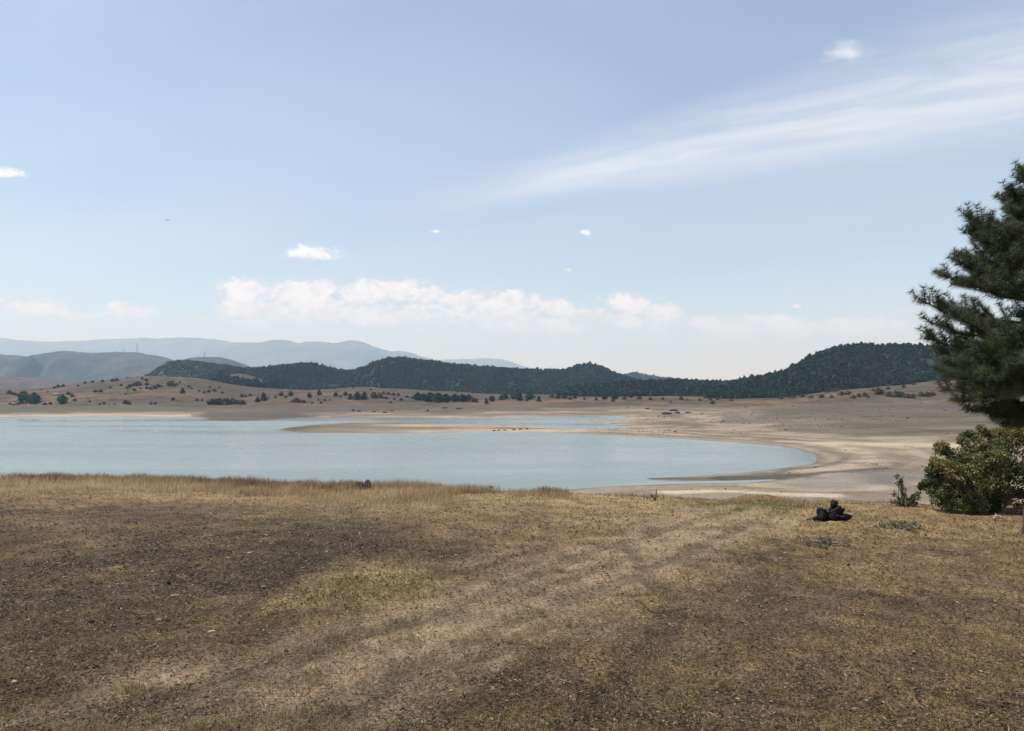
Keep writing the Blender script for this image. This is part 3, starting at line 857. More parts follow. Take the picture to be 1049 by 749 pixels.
for u, v, h, lab in ((748, 399, 11, 'left of two round-topped pines poking above the forest belt where it meets the hill'),
                     (754.5, 399, 12, 'right of two round-topped pines poking above the forest belt where it meets the hill')):
    far_tree('pine', u, v, h, lab, 'pines above the forest skyline', 1.3, 585.0)

# dotted shrubs on the left hillside
sh = [(107, 414.5, 2.5), (112, 415, 2), (118, 414.5, 2), (130, 414, 4), (133, 414.5, 2.5), (154, 414.5, 3), (160, 414.5, 3), (178, 410.5, 2.5), (202, 410.5, 2.5), (207, 411, 2),
      (73, 407, 3.5), (70, 404.5, 3.5), (76, 411, 2.5), (92, 412, 2), (101, 415, 2.5), (90, 409, 1.5), (103, 402, 3), (98, 402, 2.5), (112, 397.5, 2), (123, 395.5, 2.5), (116, 391, 3), (120, 390.5, 3),
      (106, 391.5, 2.5), (130, 387, 2), (145, 388.5, 3), (151, 390.5, 3), (151, 394.5, 3), (140, 395.5, 4), (143, 395, 4.5), (133, 397, 4), (136, 396, 4), (130, 398, 3), (154, 399, 3), (158, 398.5, 3.5),
      (162, 397, 4), (165, 396.5, 2.5), (151, 398.5, 2.5), (144, 399, 2.5), (132, 401, 2), (138, 400.5, 2), (128, 404, 1.5), (174, 395.5, 4), (178, 396, 4), (181, 394.5, 3), (185, 392, 2.5), (176, 392, 2.5),
      (193, 396.5, 2), (196, 399, 2), (203, 401, 2.5), (209, 403, 2.5), (215, 397, 2), (225, 398, 2), (219, 401, 2.5), (213, 402, 2), (228, 403, 2), (247, 407, 3), (252, 407, 3.5), (256, 406, 2.5),
      (9, 404, 4), (14, 405, 3.5), (20, 406, 3.5), (55, 398, 2.5), (60, 397, 3), (64, 396.5, 3), (42, 400, 2), (80, 396, 2), (88, 393, 2.5), (94, 392, 2.5), (45, 415, 2.5), (52, 414.5, 2.5), (10, 414.5, 2.5), (18, 414.5, 2.5), (48, 402, 2)]
for u, v, h in sh:
    far_tree('bush', u + random.uniform(-1, 1), v, h * random.uniform(.6, 1.2), 'small dark shrub dotted on the brown hillside left of the knoll', 'shrubs dotted over the left hillside', random.uniform(0.75, 1.1))
sh = [(275, 408, 2.5), (282, 408, 2.5), (293, 407.5, 2), (333, 411, 2.5), (326, 410.5, 2.5), (338, 410.5, 2), (320, 413.5, 2), (329, 413.5, 2), (349, 407, 2), (393, 404, 3), (398, 404.5, 3), (403, 405, 3), (408, 405.5, 3),
      (396, 409, 2.5), (404, 410, 3), (411, 410.5, 3), (400, 413, 2), (417, 407.5, 2.5), (423, 408.5, 2.5), (388, 403, 2), (380, 400, 1.8), (362, 398, 1.8)]
for u, v, h in sh:
    far_tree('bush', u, v, h * random.uniform(.6, 1.2), 'low scrubby bush on the tan slope around the tan hump', 'bushes around the tan hump across the lake', random.uniform(0.75, 1.1))
sh = [(490, 413, 3), (508, 412, 3.5), (512, 411, 3.5), (539, 411.5, 3), (560, 408, 4), (565, 407.5, 4), (584, 410.5, 3), (595, 410.5, 4), (600, 410.5, 3.5), (608, 410, 3.5), (613, 409.5, 3), (626, 411, 3), (638, 409.5, 3), (652, 409, 3),
      (658, 410, 3), (665, 410.5, 2.5), (672, 410.8, 3), (680, 410.5, 2.5), (685, 412.5, 2.5), (692, 410.5, 2.5), (698, 410.5, 3), (705, 411, 3), (712, 410.5, 2.5), (718, 410.8, 2.5), (726, 411, 3), (731, 411, 3), (737, 411, 3), (729.5, 415, 3), (745, 411, 3), (752, 411, 3)]
for i, (u, v, h) in enumerate(sh):
    if i % 3 == 1: continue
    far_tree('bush', u + random.uniform(-3, 3), v + random.uniform(-1.2, .6), h * random.uniform(.55, 1.25), 'dark low bush in the row along the foot of the forest belt', 'bushes along the forest foot', random.uniform(0.8, 1.15))
sh = [(800, 409, 4), (812, 408, 3.5), (822, 407, 3.5), (831, 408, 3), (842, 407.5, 3.5), (852, 408, 3), (862, 405, 4), (868, 404.5, 4), (874, 408.5, 3.5), (880, 407, 4), (886, 406.5, 4), (889, 407.5, 3), (900, 404, 6), (911, 406.5, 5), (917, 407, 6), (922, 406.8, 5.5),
      (930, 408, 4.5), (935, 408, 4), (944, 406.5, 5), (950, 406.5, 5), (955, 405.5, 4), (926, 397, 2.5), (936, 394.5, 2.5), (910, 399, 2.5), (965, 402, 4), (895, 401, 2.5), (848, 402, 5), (856, 401, 4)]
for i, (u, v, h) in enumerate(sh):
    far_tree('bush', u, v, h, 'olive bush on the orange grassy rise below the right-hand forested hill', 'bushes on the grassy rise at right', random.uniform(0.9, 1.25))


# ------------------------------------------------------------------ rocks of the far shore
def rock(u, v, wpx, hpx, label, group, seed, name='rock', cat='rock', tint=0.12, Y=None, near=False):
    V, Fc = ico(3, seed, 0.35)
    if near: x, Y = PG(u, v)
    else:
        Y = Y or far_Y(u, v) or 300.0
        x = (u - CX) / F * Y
    z = float(ground_z(np.array([x]), np.array([Y]))[0])
    z = max(z, LAKE)
    w = wpx / F * Y / 2; h = hpx / F * Y
    g = Geo(); g.add(V * np.array([w, w * 0.8, h * 0.62]) + np.array([0, 0, h * 0.33]), Fc, tint)
    o = link(name, g.mesh(name), M_stone, loc=(x, Y, z), rz=random.uniform(0, 0.6))
    return tag(o, label, cat, group)


for i, (u, v, w, h) in enumerate([(506, 441.7, 4, .9), (511, 441.5, 4, 1.0), (517, 441.3, 4, .8), (526, 440.8, 4, 1.0), (533, 440.5, 3.5, 1.3), (540, 439.9, 3, 1.6)]):
    rock(u, v, w, h, 'dark rock in the row along the water edge of the sandy spit', 'dark rocks on the sandy spit', 300 + i)
for i, (u, v, w, h, lab) in enumerate([(683, 424.5, 12, 2.6, 'largest dark boulder of the outcrop on the grey right-hand shore'), (694, 423.5, 6, 2.2, 'boulder touching the right end of the dark outcrop'),
                                       (690, 421, 9, 2, 'long dark boulder on top of the outcrop on the grey shore'), (705, 423, 8, 1.4, 'flat rock trailing right of the dark outcrop'), (663, 419, 5, 1.2, 'small flat rock left above the dark outcrop')]):
    rock(u, v, w, h, lab, 'outcrop on the right shore', 320 + i)
for i, (u, v, w, h) in enumerate([(362, 421, 4, 1.6), (368, 421.5, 5, 1.3), (394, 423, 5, 1.6), (438, 421.5, 3, 2), (383, 422, 4, 1.0), (402, 421.5, 4, 1.0), (455, 418.5, 7, 1.4), (470, 419, 8, 1.2)]):
    rock(u, v, w, h, 'dark stone lying on the grey mud strip beyond the sandy spit', 'stones on the far mud strip', 340 + i)
rock(503, 499.6, 4.5, 2.0, 'small dark stone breaking the lake surface close to the near bank', None, 361, Y=86.0)

# ------------------------------------------------------------------ masts and huts
def mast(u, v, Y, hpx, label, hill):
    x = (u - CX) / F * Y; z = float(hill.z(np.array([u]), np.array([Y]))[0])
    h = hpx / F * Y
    o = thing('radio_mast', label, 'mast', (x, Y, z), 'masts on the blue ridges')
    g = Geo()
    w = 1.1
    for a in range(3):
        t = a * 2.094
        g.tube([(w * math.cos(t), w * math.sin(t), -3), (0.45 * math.cos(t), 0.45 * math.sin(t), h)], [0.42, 0.3], 5, 0.3)
    for i in range(14):
        zz = h * i / 14; ww = w + (0.45 - w) * i / 14
        for a in range(3):
            t, t2 = a * 2.094, (a + 1) * 2.094
            g.tube([(ww * math.cos(t), ww * math.sin(t), zz), (ww * math.cos(t2), ww * math.sin(t2), zz + h / 14)], 0.12, 4, 0.4)
    link('lattice', g.mesh('lattice'), M_metal, o)
    g = Geo(); g.tube([(0, 0, h * 0.98), (0, 0, h * 1.12)], [0.28, 0.15], 5, 0.5)
    link('antenna', g.mesh('antenna'), M_metal, o)


mast(126.7, 363, 3300, 6.5, 'shorter, fainter mast of the two on the long hazy ridge', ridgeA)
mast(140.4, 363, 3300, 11, 'taller mast of the two on the long hazy ridge', ridgeA)
mast(209.7, 366, 3000, 6.0, 'single mast on the small blue ridge behind the green hill', ridgeB)


def hut(u, v, wpx, hpx, label):
    Y = far_Y(u, v) or 500.0
    x = (u - CX) / F * Y; z = float(ground_z(np.array([x]), np.array([Y]))[0])
    w = wpx / F * Y; h = hpx / F * Y; d = w * 0.8
    o = thing('hut', label, 'hut', (x, Y, z - 0.3), None, 0.15)
    bx = lambda x0, x1, y0, y1, z0, z1: (np.array([(a, b, c) for c in (z0, z1) for a, b in ((x0, y0), (x1, y0), (x1, y1), (x0, y1))]),
                                         np.array([[0, 3, 2, 1], [4, 5, 6, 7], [0, 1, 5, 4], [1, 2, 6, 5], [2, 3, 7, 6], [3, 0, 4, 7]]))
    g = Geo(); V, Fc = bx(-w / 2, w / 2, -d / 2, d / 2, 0, h * 0.72 + 0.3); g.add(V, Fc, 0.7); link('wall', g.mesh('wall'), M_plaster, o)
    g = Geo(); zz = h * 0.72 + 0.3; a = w / 2 + 0.25; b = d / 2 + 0.25
    V = np.array([(-a, -b, zz), (a, -b, zz), (a, b, zz), (-a, b, zz), (-a, 0, zz + h * 0.3), (a, 0, zz + h * 0.3)]); V[:, 2] += 0.004
    g.add(V, np.array([[0, 1, 5, 4], [3, 4, 5, 2]])); g.add(V, np.array([[0, 4, 3], [1, 2, 5], [0, 3, 2], [0, 2, 1]]), 0.5)
    link('roof', g.mesh('roof'), M_tile if wpx < 3.5 else M_plaster, o)
    g = Geo(); V, Fc = bx(-0.4, 0.4, -d / 2 - 0.05, -d / 2 - 0.003, 0.3, 0.3 + min(1.9, h * 0.6)); g.add(V, Fc, 0.3); link('door', g.mesh('door'), M_wood, o)


hut(13.8, 415.2, 2.8, 2.6, 'tiny white hut at the far left edge, beside the bluish trees')
hut(58, 405.5, 4.2, 2.8, 'tiny pale hut on the slope above the lone bluish tree')

# bird high at left
bp = P(172, 226, 140)
o = thing('bird', 'tiny dark bird flying high in the pale sky at left', 'bird', bp, None, 0.6)
V, Fc = ico(2, 401, 0.05, (0.08, 0.24, 0.07)); g = Geo(); g.add(V, Fc, 0.3)
g.add([(0, -.2, 0), (-.08, -.4, .01), (.08, -.4, .01)], [[0, 1, 2]], 0.3)
b_ = link('body', g.mesh('body'), M_bird, o)
for s_ in (-1, 1):
    g = Geo(); V = np.array([(0.03 * s_, .12, .02), (0.03 * s_, -.08, .02), (.3 * s_, -.02, .16), (.3 * s_, .12, .16), (.6 * s_, -.1, .1), (.45 * s_, .08, .14)])
    V2 = V + np.array([0, 0, .015])
    Fw = np.array([[0, 1, 2], [0, 2, 3], [3, 2, 4], [3, 4, 5]])
    g.add(V, Fw, .5); g.add(V2, Fw[:, ::-1], .5); link('wing', g.mesh('wing'), M_bird, o)


# ------------------------------------------------------------------ pine at the right
def build_pine():
    Yp = 10.5
    x0 = (1060 - CX) / F * Yp
    zb = float(ground_z(np.array([x0]), np.array([Yp]))[0])
    r = np.random.default_rng(77)
    root = thing('pine_tree', 'tall dark green pine cut by the right edge of the photo', 'tree', (x0, Yp, zb))
    H = 4.85
    L = lambda u, v, Y: np.array(P(u, v, Y)) - np.array([x0, Yp, zb])
    wood = Geo()
    tz = np.linspace(-0.15, H, 16)
    tp = np.stack([0.05 * np.sin(tz * 1.1), 0.04 * np.sin(tz * 0.8 + 1), tz], 1); tp[0, :2] = 0
    wood.tube(tp, np.interp(tz, [-0.15, 0.3, 3, H], [0.17, 0.12, 0.06, 0.012]), 10, r.uniform(0.3, 0.7))
    trunk_at = lambda z: np.array([np.interp(z, tz, tp[:, 0]), np.interp(z, tz, tp[:, 1]), z])
    tips = []
    # boughs whose tips the photo shows against the sky and the shore
    for u, v, dy, rise in [(1047, 180, 0.1, .5), (1030, 194, -.1, .5), (1021, 205, .2, .5), (1006, 229, -.3, .45), (984, 221, 0.0, .55), (981, 238, .2, .3), (1003, 240, -.5, .4), (992, 255, .5, .2),
                           (971, 265, -.1, .25), (985, 275, .5, .2), (956, 282, 0.1, .1), (968, 292, .5, .05), (985, 288, -.5, .1), (938, 308, 0, .25), (949, 331, -.4, .1), (953, 315, .4, .2), (941, 347, .1, .1),
                           (978, 325, -.7, .2), (952, 362, .3, -.05), (958, 385, -.2, -.1), (962, 400, .3, -.2), (970, 410, -.3, -.25), (985, 421, .1, -.3), (975, 375, -.8, -.05), (985, 395, .8, -.15), (1008, 418, .5, -.3),
                           (1010, 428, -.2, -.35), (1026, 434, .2, -.4), (1045, 431, -.3, -.4), (1000, 355, -1.2, .1), (1010, 385, -1.3, -.1), (1015, 340, 1.2, .2), (1025, 405, -1.2, -.2), (1030, 370, -1.5, 0), (1040, 335, -1.4, .1),
                           (1000, 400, -.9, -.2), (1035, 290, -.9, .1), (1028, 262, -.9, .2), (1030, 235, -.7, .3), (1040, 215, -.5, .4), (1020, 265, .3, .3), (1025, 283, 0.6, .2), (1042, 320, -.3, .1), (1035, 345, -.9, .1), (1020, 372, -.6, 0)]:
        tips.append((L(u, v, Yp + dy), rise))
    # the hidden sides: right, back, front-right
    for i in range(64):
        h = r.uniform(1.3, 4.9); a = r.uniform(-1.9, 1.9) if r.random() < .7 else r.uniform(0, 6.28)
        rad = np.interp(h, [1.2, 2.2, 3.2, 4.0, 4.7, 5.2], [1.3, 1.6, 1.5, 1.15, .6, .15]) * r.uniform(.7, 1.05)
        p = np.array([math.cos(a) * rad, math.sin(a) * rad, h + r.uniform(-.1, .3)])
        if p[0] < -0.5: p[0] *= -1
        tips.append((p, np.interp(h, [1.2, 2.5, 5], [-.3, .1, .5])))
    tips.append((np.array([0.02, 0, H + .04]), .9))
    NV, NT_, nneed = [], [], 0
    cen, dirs, tl = [], [], []
    for tip, rise in tips:
        hr = math.hypot(tip[0], tip[1]); tip = tip * np.array([max(.3, 1 - .09 / max(hr, .1)), max(.3, 1 - .09 / max(hr, .1)), 1.0])
        rad = math.hypot(tip[0], tip[1])
        z0 = np.clip(tip[2] - rise * rad * 0.9 - 0.05, 0.9, H - 0.1)
        s = trunk_at(z0)
        t = np.linspace(0, 1, 9)[:, None]
        ctrl = s * .45 + tip * .55 + np.array([0, 0, -0.10 * rad])
        path = (1 - t) ** 2 * s + 2 * t * (1 - t) * ctrl + t * t * tip
        path[1:-1] += r.normal(0, .018, (7, 3))
        ln = np.linalg.norm(np.diff(path, axis=0), axis=1).sum()
        wood.tube(path, np.linspace(0.010 + 0.013 * ln, 0.005, 9), 6, r.uniform(.2, .7))
        axes = [(path, 0.3 if rad > .7 else .1)]
        nb = int(10 + 14 * ln)
        for b in range(nb):
            f = r.uniform(.22, .97); i = min(7, int(f * 8)); q = f * 8 - i
            base = path[i] * (1 - q) + path[i + 1] * q
            tan = path[i + 1] - path[i]; tan /= np.linalg.norm(tan)
            side = np.cross(tan, [0, 0, 1]); side /= np.linalg.norm(side) + 1e-6
            d = tan * r.uniform(.5, .9) + side * r.choice([-1, 1]) * r.uniform(.35, .9) + np.array([0, 0, r.uniform(-.25, .45)])
            d /= np.linalg.norm(d)
            l2 = r.uniform(.14, .42) * (1.15 - .72 * f) * (0.6 + .35 * ln)
            tt = np.linspace(0, 1, 5)[:, None]
            p2 = base + d * l2 * tt + np.array([0, 0, .38 * l2]) * tt ** 2
            wood.tube(p2, np.linspace(.006, .003, 5), 4, r.uniform(.2, .7))
            axes.append((p2, .25))
        for ax, f0 in axes:
            seg = np.linalg.norm(np.diff(ax, axis=0), axis=1); L_ = np.concatenate([[0], np.cumsum(seg)])
            n = max(2, int((L_[-1] * (1 - f0)) / .03))
            tq = np.concatenate([np.linspace(f0, 1, n), [1.0]]) * L_[-1]
            c = np.stack([np.interp(tq, L_, ax[:, k]) for k in range(3)], 1)
            g_ = np.gradient(ax, axis=0); dd = np.stack([np.interp(tq, L_, g_[:, k]) for k in range(3)], 1)
            dd /= np.linalg.norm(dd, axis=1)[:, None] + 1e-6
            cen.append(c); dirs.append(dd); tl.append(np.full(len(c), np.clip(r.normal(.38, .2) + (0.25 if r.random() < .06 else 0), 0, 1)))
    cen = np.concatenate(cen); dirs = np.concatenate(dirs); tl = np.concatenate(tl)
    k = 22
    c = np.repeat(cen, k, 0); d = np.repeat(dirs, k, 0); n = len(c)
    rv = r.normal(size=(n, 3)); rv -= (rv * d).sum(1)[:, None] * d; rv /= np.linalg.norm(rv, axis=1)[:, None]
    nd = d * r.uniform(-.1, .85, n)[:, None] + rv * r.uniform(.7, 1.0, n)[:, None] + np.array([0, 0, .18])
    nd /= np.linalg.norm(nd, axis=1)[:, None]
    ln = r.uniform(.06, .115, n)[:, None]
    wv_ = np.cross(nd, r.normal(size=(n, 3))); wv_ /= np.linalg.norm(wv_, axis=1)[:, None]
    wv_ *= .0024
    V = np.stack([c - wv_, c + wv_, c + nd * ln], 1).reshape(-1, 3)
    T = np.repeat(np.clip(np.repeat(tl, k) + r.normal(0, .12, n), 0, 1), 3)
    me = mesh_np('crown', V, np.arange(3 * n).reshape(-1, 3), {'tint': T})
    link('trunk', wood.mesh('trunk', True), M_bark, root)
    link('crown', me, M_needle, root)
    print('pine needles', n)


build_pine()


# ------------------------------------------------------------------ leafy bushes
def leafy(name, label, cat, base, clumps, per, leaf, mat, tint_mu, seed, stems=3, group=None, flat=0.0):
    """clumps: (x, y, z, radius) in metres from the base; leaves fill each clump more loosely towards its outside"""
    r = np.random.default_rng(seed)
    root = thing(name, label, cat, base, group)
    wood = Geo(); V_, T_ = [], []
    for (cx, cy, cz, cr) in clumps:
        s = np.array([r.normal(0, .06), r.normal(0, .06), -0.05]); e_ = np.array([cx, cy, cz])
        t = np.linspace(0, 1, 6)[:, None]
        path = s + (e_ - s) * t + np.array([0, 0, .12 * np.linalg.norm(e_)]) * np.sin(np.pi * t) + r.normal(0, .02, (6, 3)) * t
        wood.tube(path, np.linspace(.011, .003, 6), 5, r.uniform(.2, .6))
        mu = r.normal(tint_mu, .13) + (.16 * ((cz > .75) - .5) if name == 'leafy_bush' else 0)  # large bush: sunlit top painted into leaf tint, lighter above and darker below
        per_ = per(cr) if callable(per) else per
        n_t = int(per_ * 0.12)
        for _ in range(max(4, n_t // 6)):
            d = r.normal(size=3); d /= np.linalg.norm(d); d[2] = abs(d[2]) * .7 - .15
            tw = e_ + d * cr * r.uniform(.7, 1.25)
            wood.tube([e_, (e_ + tw) / 2 + r.normal(0, .02, 3), tw], [.005, .003, .0015], 4, r.uniform(.2, .7))
        n = per_
        d = r.normal(size=(n, 3)); d /= np.linalg.norm(d, axis=1)[:, None]
        rad = cr * r.uniform(.35, 1.1, n) ** .6
        # leaves gather on twigs: pull towards random attractors
        at = r.normal(size=(12, 3)); at /= np.linalg.norm(at, axis=1)[:, None]
        d = d * .55 + at[r.integers(0, 12, n)] * .75; d /= np.linalg.norm(d, axis=1)[:, None]
        c = e_ + d * rad[:, None] * np.array([1, 1, .85])
        c[:, 2] = np.maximum(c[:, 2], r.uniform(.01, .1, n))
        a = r.normal(size=(n, 3)); a += d * .8 + np.array([0, 0, -.3]); a /= np.linalg.norm(a, axis=1)[:, None]
        b = np.cross(a, r.normal(size=(n, 3))); b /= np.linalg.norm(b, axis=1)[:, None]
        nn = np.cross(a, b)
        l = leaf * r.uniform(.6, 1.3, n)[:, None]; w = l * .3
        q = np.stack([c, c + a * l * .5 + b * w + nn * w * .3, c + a * l, c + a * l * .5 - b * w + nn * w * .3], 1).reshape(-1, 3)
        V_.append(q); T_.append(np.repeat(np.clip(mu + r.normal(0, .16, n), 0, 1), 4))
    V = np.concatenate(V_); n = len(V) // 4
    Fq = np.arange(4 * n).reshape(-1, 4)
    me = mesh_np('foliage', V, np.concatenate([Fq[:, [0, 1, 2]], Fq[:, [0, 2, 3]]]), {'tint': np.concatenate(T_)})
    link('stem', wood.mesh('stem'), M_bark if name in ('leafy_bush', 'low_bush') else M_wood, root)
    link('foliage', me, mat, root)
    return root


def base_at(u, v):
    x, y = PG(u, v)
    return np.array([x, y, float(ground_z(np.array([x]), np.array([y]))[0])])


r = np.random.default_rng(5)
b0 = base_at(1010, 525)
cl = []
for (u, v, dy, cr) in [(963, 472, 0, .17), (958, 490, .1, .18), (962, 510, 0, .17), (975, 480, -.3, .2), (985, 467, .1, .2), (983, 500, .5, .22), (998, 455, 0, .2), (1012, 448, .2, .2), (1024, 447, 0, .2), (1000, 475, -.3, .24), (1020, 468, -.3, .26),
                       (1038, 456, .1, .24), (1046, 446, .2, .18), (1015, 492, -.35, .25), (1040, 485, -.3, .28), (1000, 505, .5, .25), (1060, 460, 0, .28), (1062, 490, 0, .28), (1025, 505, .4, .25), (1080, 475, .2, .28), (972, 495, .5, .2), (1045, 510, .3, .25),
                       (1000, 480, .6, .3), (1030, 480, .7, .3), (1060, 480, .7, .3), (1075, 505, .2, .25), (957, 480, -.1, .12), (968, 462, .1, .1), (1004, 444, .1, .11), (1031, 441, .1, .1), (953, 500, .1, .12), (970, 517, -.1, .13)]:
    p = np.array(P(u, v, b0[1] + dy)) - b0
    cl.append((p[0], p[1], max(.12, p[2]), cr))
cl = [(a, b, c, q * .85) for a, b, c, q in cl]
for _ in range(70):
    a, b, c, q = cl[r.integers(0, 32)]
    d = r.normal(size=3); d[2] = abs(d[2]) * .8; d /= np.linalg.norm(d)
    cl.append((a + d[0] * q * 1.15, b + d[1] * q * 1.15, max(.08, c + d[2] * q * 1.1), r.uniform(.04, .1)))
cl = [c for c in cl if np.hypot(c[0] + .33, c[2] - .45) > .16 or c[1] > .1]
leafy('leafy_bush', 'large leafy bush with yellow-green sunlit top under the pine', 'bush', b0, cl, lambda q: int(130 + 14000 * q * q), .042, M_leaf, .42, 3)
b1 = base_at(1004, 527)
cl = []
for (u, v, dy, cr) in [(988, 515, 0, .13), (1000, 511, -.05, .15), (1012, 513, .05, .15), (1024, 514, 0, .13), (1006, 519, -.15, .12), (993, 520, -.1, .1), (1018, 520, -.1, .1)]:
    p = np.array(P(u, v, b1[1] + dy)) - b1; cl.append((p[0], p[1], max(.08, p[2]), cr))
leafy('low_bush', 'low fresh-green bush in front of the large leafy bush', 'bush', b1, cl, 700, .03, M_leaf, .3, 4)
b2 = base_at(925, 519.5)
cl = []
for (u, v, dy, cr) in [(920, 513, 0, .09), (926, 510, .05, .09), (933, 514, 0, .09), (917, 505, 0, .05), (924, 500, 0, .045), (923, 493, 0, .03), (938, 511, 0, .06), (940, 507, 0, .04), (929, 516, -.05, .08)]:
    p = np.array(P(u, v, b2[1] + dy)) - b2; cl.append((p[0], p[1], max(.05, p[2]), cr))
cl = [(a, b, c, q * .6) for a, b, c, q in cl]
for _ in range(26):
    a, b, c, q = cl[r.integers(0, 9)]
    cl.append((a + r.normal(0, .05), b + r.normal(0, .05), max(.04, c + r.normal(0, .05)), r.uniform(.02, .04)))
leafy('wild_shrub', 'thin grey-green wild shrub with one upright stalk left of the leafy bush', 'shrub', b2, cl, lambda q: int(12 + 900 * q), .032, M_greyleaf, .35, 6)
b3 = base_at(922, 541)
cl = [(r.normal(0, .12), r.normal(0, .1), r.uniform(.015, .06), r.uniform(.02, .055)) for _ in range(20)] + [(-.27, 0, .05, .03), (.2, 0, .09, .02)]
leafy('ground_plant', 'flat grey-green plant spread on dry grass below the wild shrub', 'plant', b3, cl, 22, .032, M_greyleaf, .35, 7)
b4 = base_at(845, 559)
cl = [(r.normal(0, .14), r.normal(0, .1), r.uniform(.01, .035), r.uniform(.02, .045)) for _ in range(18)] + [(-.05, 0, .08, .02)]
leafy('ground_plant', 'flat dull grey plant on the ground in front of the black heap', 'plant', b4, cl, 16, .027, M_greyleaf, .3, 8)

# dry twig standing on the meadow rim
b5 = base_at(671, 513)
o = thing('dry_twig', 'bare forked dry twig sticking up at the meadow rim before the beach', 'twig', b5)
g = Geo(); k_ = b5[1] / F
for pts, r0 in (([(0, -1), (.5, 3), (1.5, 7), (2.3, 11)], .016), ([(0, 0), (-2, 3), (-4, 5), (-6, 6.5)], .014), ([(-2, 3), (-2.6, 5.5), (-4, 7.5)], .009), ([(-3.6, 4.6), (-5, 4.4), (-6.5, 4.8)], .008), ([(.4, 2), (2, 3.6), (3.4, 4)], .008), ([(1.5, 7), (.8, 9)], .007)):
    g.tube([(x * k_, 0.02 * x, z * k_) for x, z in pts], np.linspace(r0, r0 * .5, len(pts)), 6, .15)
link('stem', g.mesh('stem'), M_wood, o)

# ------------------------------------------------------------------ black heap of burnt things
b6 = base_at(852, 534)
k_ = b6[1] / F * 1.08
o = thing('burnt_heap', 'black heap of charred lumps with a grey stick across it, on dry grass', 'heap', b6)


def lump(cx, cz, rx, rz_, ry, seed, tint, rot=0.0, cy=0.0, amp=.3):
    V, Fc = ico(3, seed, amp, (1, 1, 1), .7); rr = np.random.default_rng(seed)
    for _ in range(9):
        nn = rr.normal(size=3); nn /= np.linalg.norm(nn); q = V @ nn - rr.uniform(.5, .8); V = V - np.clip(q, 0, None)[:, None] * nn
    V = V + (fbm(V[:, 0] * 3 + V[:, 2], V[:, 1] * 3 + seed, .25, 3, seed)[:, None] - .5) * .4
    V = V * np.array([rx * k_, ry * k_, rz_ * k_])
    c, s = math.cos(rot), math.sin(rot)
    V = np.stack([V[:, 0] * c - V[:, 2] * s, V[:, 1], V[:, 0] * s + V[:, 2] * c], 1) + np.array([cx * k_, cy * k_, cz * k_])
    V[:, 2] = np.maximum(V[:, 2], -.03)
    g = Geo(); g.add(V, Fc, tint); link('lump', g.mesh('lump'), M_char, o)


lump(-7.5, 4.5, 8, 7, 7, 501, .12, .1)
lump(-9.5, 8, 4.5, 5.5, 5, 502, .08, .5)
lump(3.5, 9, 6, 7.5, 6, 503, .15, -.5, 1)
lump(2.5, 15, 4.2, 4.5, 4, 504, .2, .2, 1)
lump(10, 3.2, 9, 3.8, 6, 505, .22, -.1)
lump(1, 4, 7, 5, 6, 506, .05, 0, -2)
lump(9, 8, 4, 3, 4, 507, .3, .6, 0)
lump(-14, 1.8, 4, 2.5, 3.5, 508, .1, .3, 0)
g = Geo(); g.tube([(-3 * k_, -6 * k_, 8.5 * k_), (2 * k_, -6.4 * k_, 11.5 * k_), (6 * k_, -5.6 * k_, 14 * k_)], [.011, .013, .009], 6, .62); link('stick', g.mesh('stick'), M_char, o)
g = Geo(); g.tube([(-24 * k_, -.02, .8 * k_), (-17 * k_, -.03, 1.6 * k_), (-9 * k_, -.05, 3 * k_)], [.008, .012, .012], 6, .2); link('stick', g.mesh('stick'), M_char, o)
g = Geo(); g.tube([(0, -6 * k_, 3.5 * k_), (3 * k_, -7 * k_, 5 * k_), (5.5 * k_, -6.5 * k_, 4.6 * k_)], [.015, .018, .012], 6, .6); link('stick', g.mesh('stick'), M_char, o)
g = Geo(); g.tube([(-2 * k_, 2 * k_, 16.5 * k_), (8 * k_, 1 * k_, 18 * k_)], [.006, .006], 5, .2); link('stick', g.mesh('stick'), M_char, o)

# stone and pale tuft at the bank edge
rock(376, 500.8, 9, 11, 'dark upright stone at the grassy bank edge above the water', None, 601, 'stone', 'stone', .02, near=True)
rock(369.5, 501.0, 11, 8.5, 'low brown stone leaning beside the dark upright stone on the bank edge', None, 602, 'stone', 'stone', .2, near=True)

for i, (u, v, w, h, tint, lab) in enumerate([
        (16, 702, 7, 3, 1.0, 'whitish stone near the lower left corner of the dirt'),
        (217, 650, 7, 2.5, .97, 'flat white stone lying on the dark dirt left of the tracks'),
        (179, 610.5, 8, 2, .85, 'long pale stone on dark earth, just below a dark clod'),
        (163, 638, 7, 2.6, .8, 'pale tan stone beside the dark hollow in the left dirt'),
        (257, 566.5, 6, 2.2, .95, 'small white stone alone in the upper left of the bare field'),
        (116, 643, 6, 2.4, .75, 'tan stone left of the dark hollow in the left dirt'),
        (159, 664, 4.5, 2, .85, 'small pale stone below the flat white stone, left side'),
        (270, 602, 5, 2.2, .85, 'pale stone at the left border of the yellow grass patch'),
        (172.5, 599.5, 4.5, 4, .0, 'small black clod above the long pale stone'),
        (172, 639, 6, 3, .0, 'black clod touching the pale tan stone'),
        (93, 638, 9, 3.2, .05, 'larger dark clod in the dirt far left'),
        (293, 668, 4, 3, .0, 'small black clod on the pale wheel track'),
        (14, 730, 4.5, 3, .0, 'black clod at the bottom left corner'),
        (503, 697, 4, 3.4, .0, 'black clod in the lower middle, between the wheel tracks'),
        (596, 697, 4.5, 3.2, .02, 'dark clod on the rut right of the lower middle'),
        (869, 580, 3.5, 2.5, .0, 'little black clod on the tan ground below the black heap'),
        (929, 664, 5, 2.2, .85, 'pale stone on the dry grass in the lower right')]):
    rock(u, v, w, h, lab, None, 620 + i, 'stone', 'stone', tint, near=True)

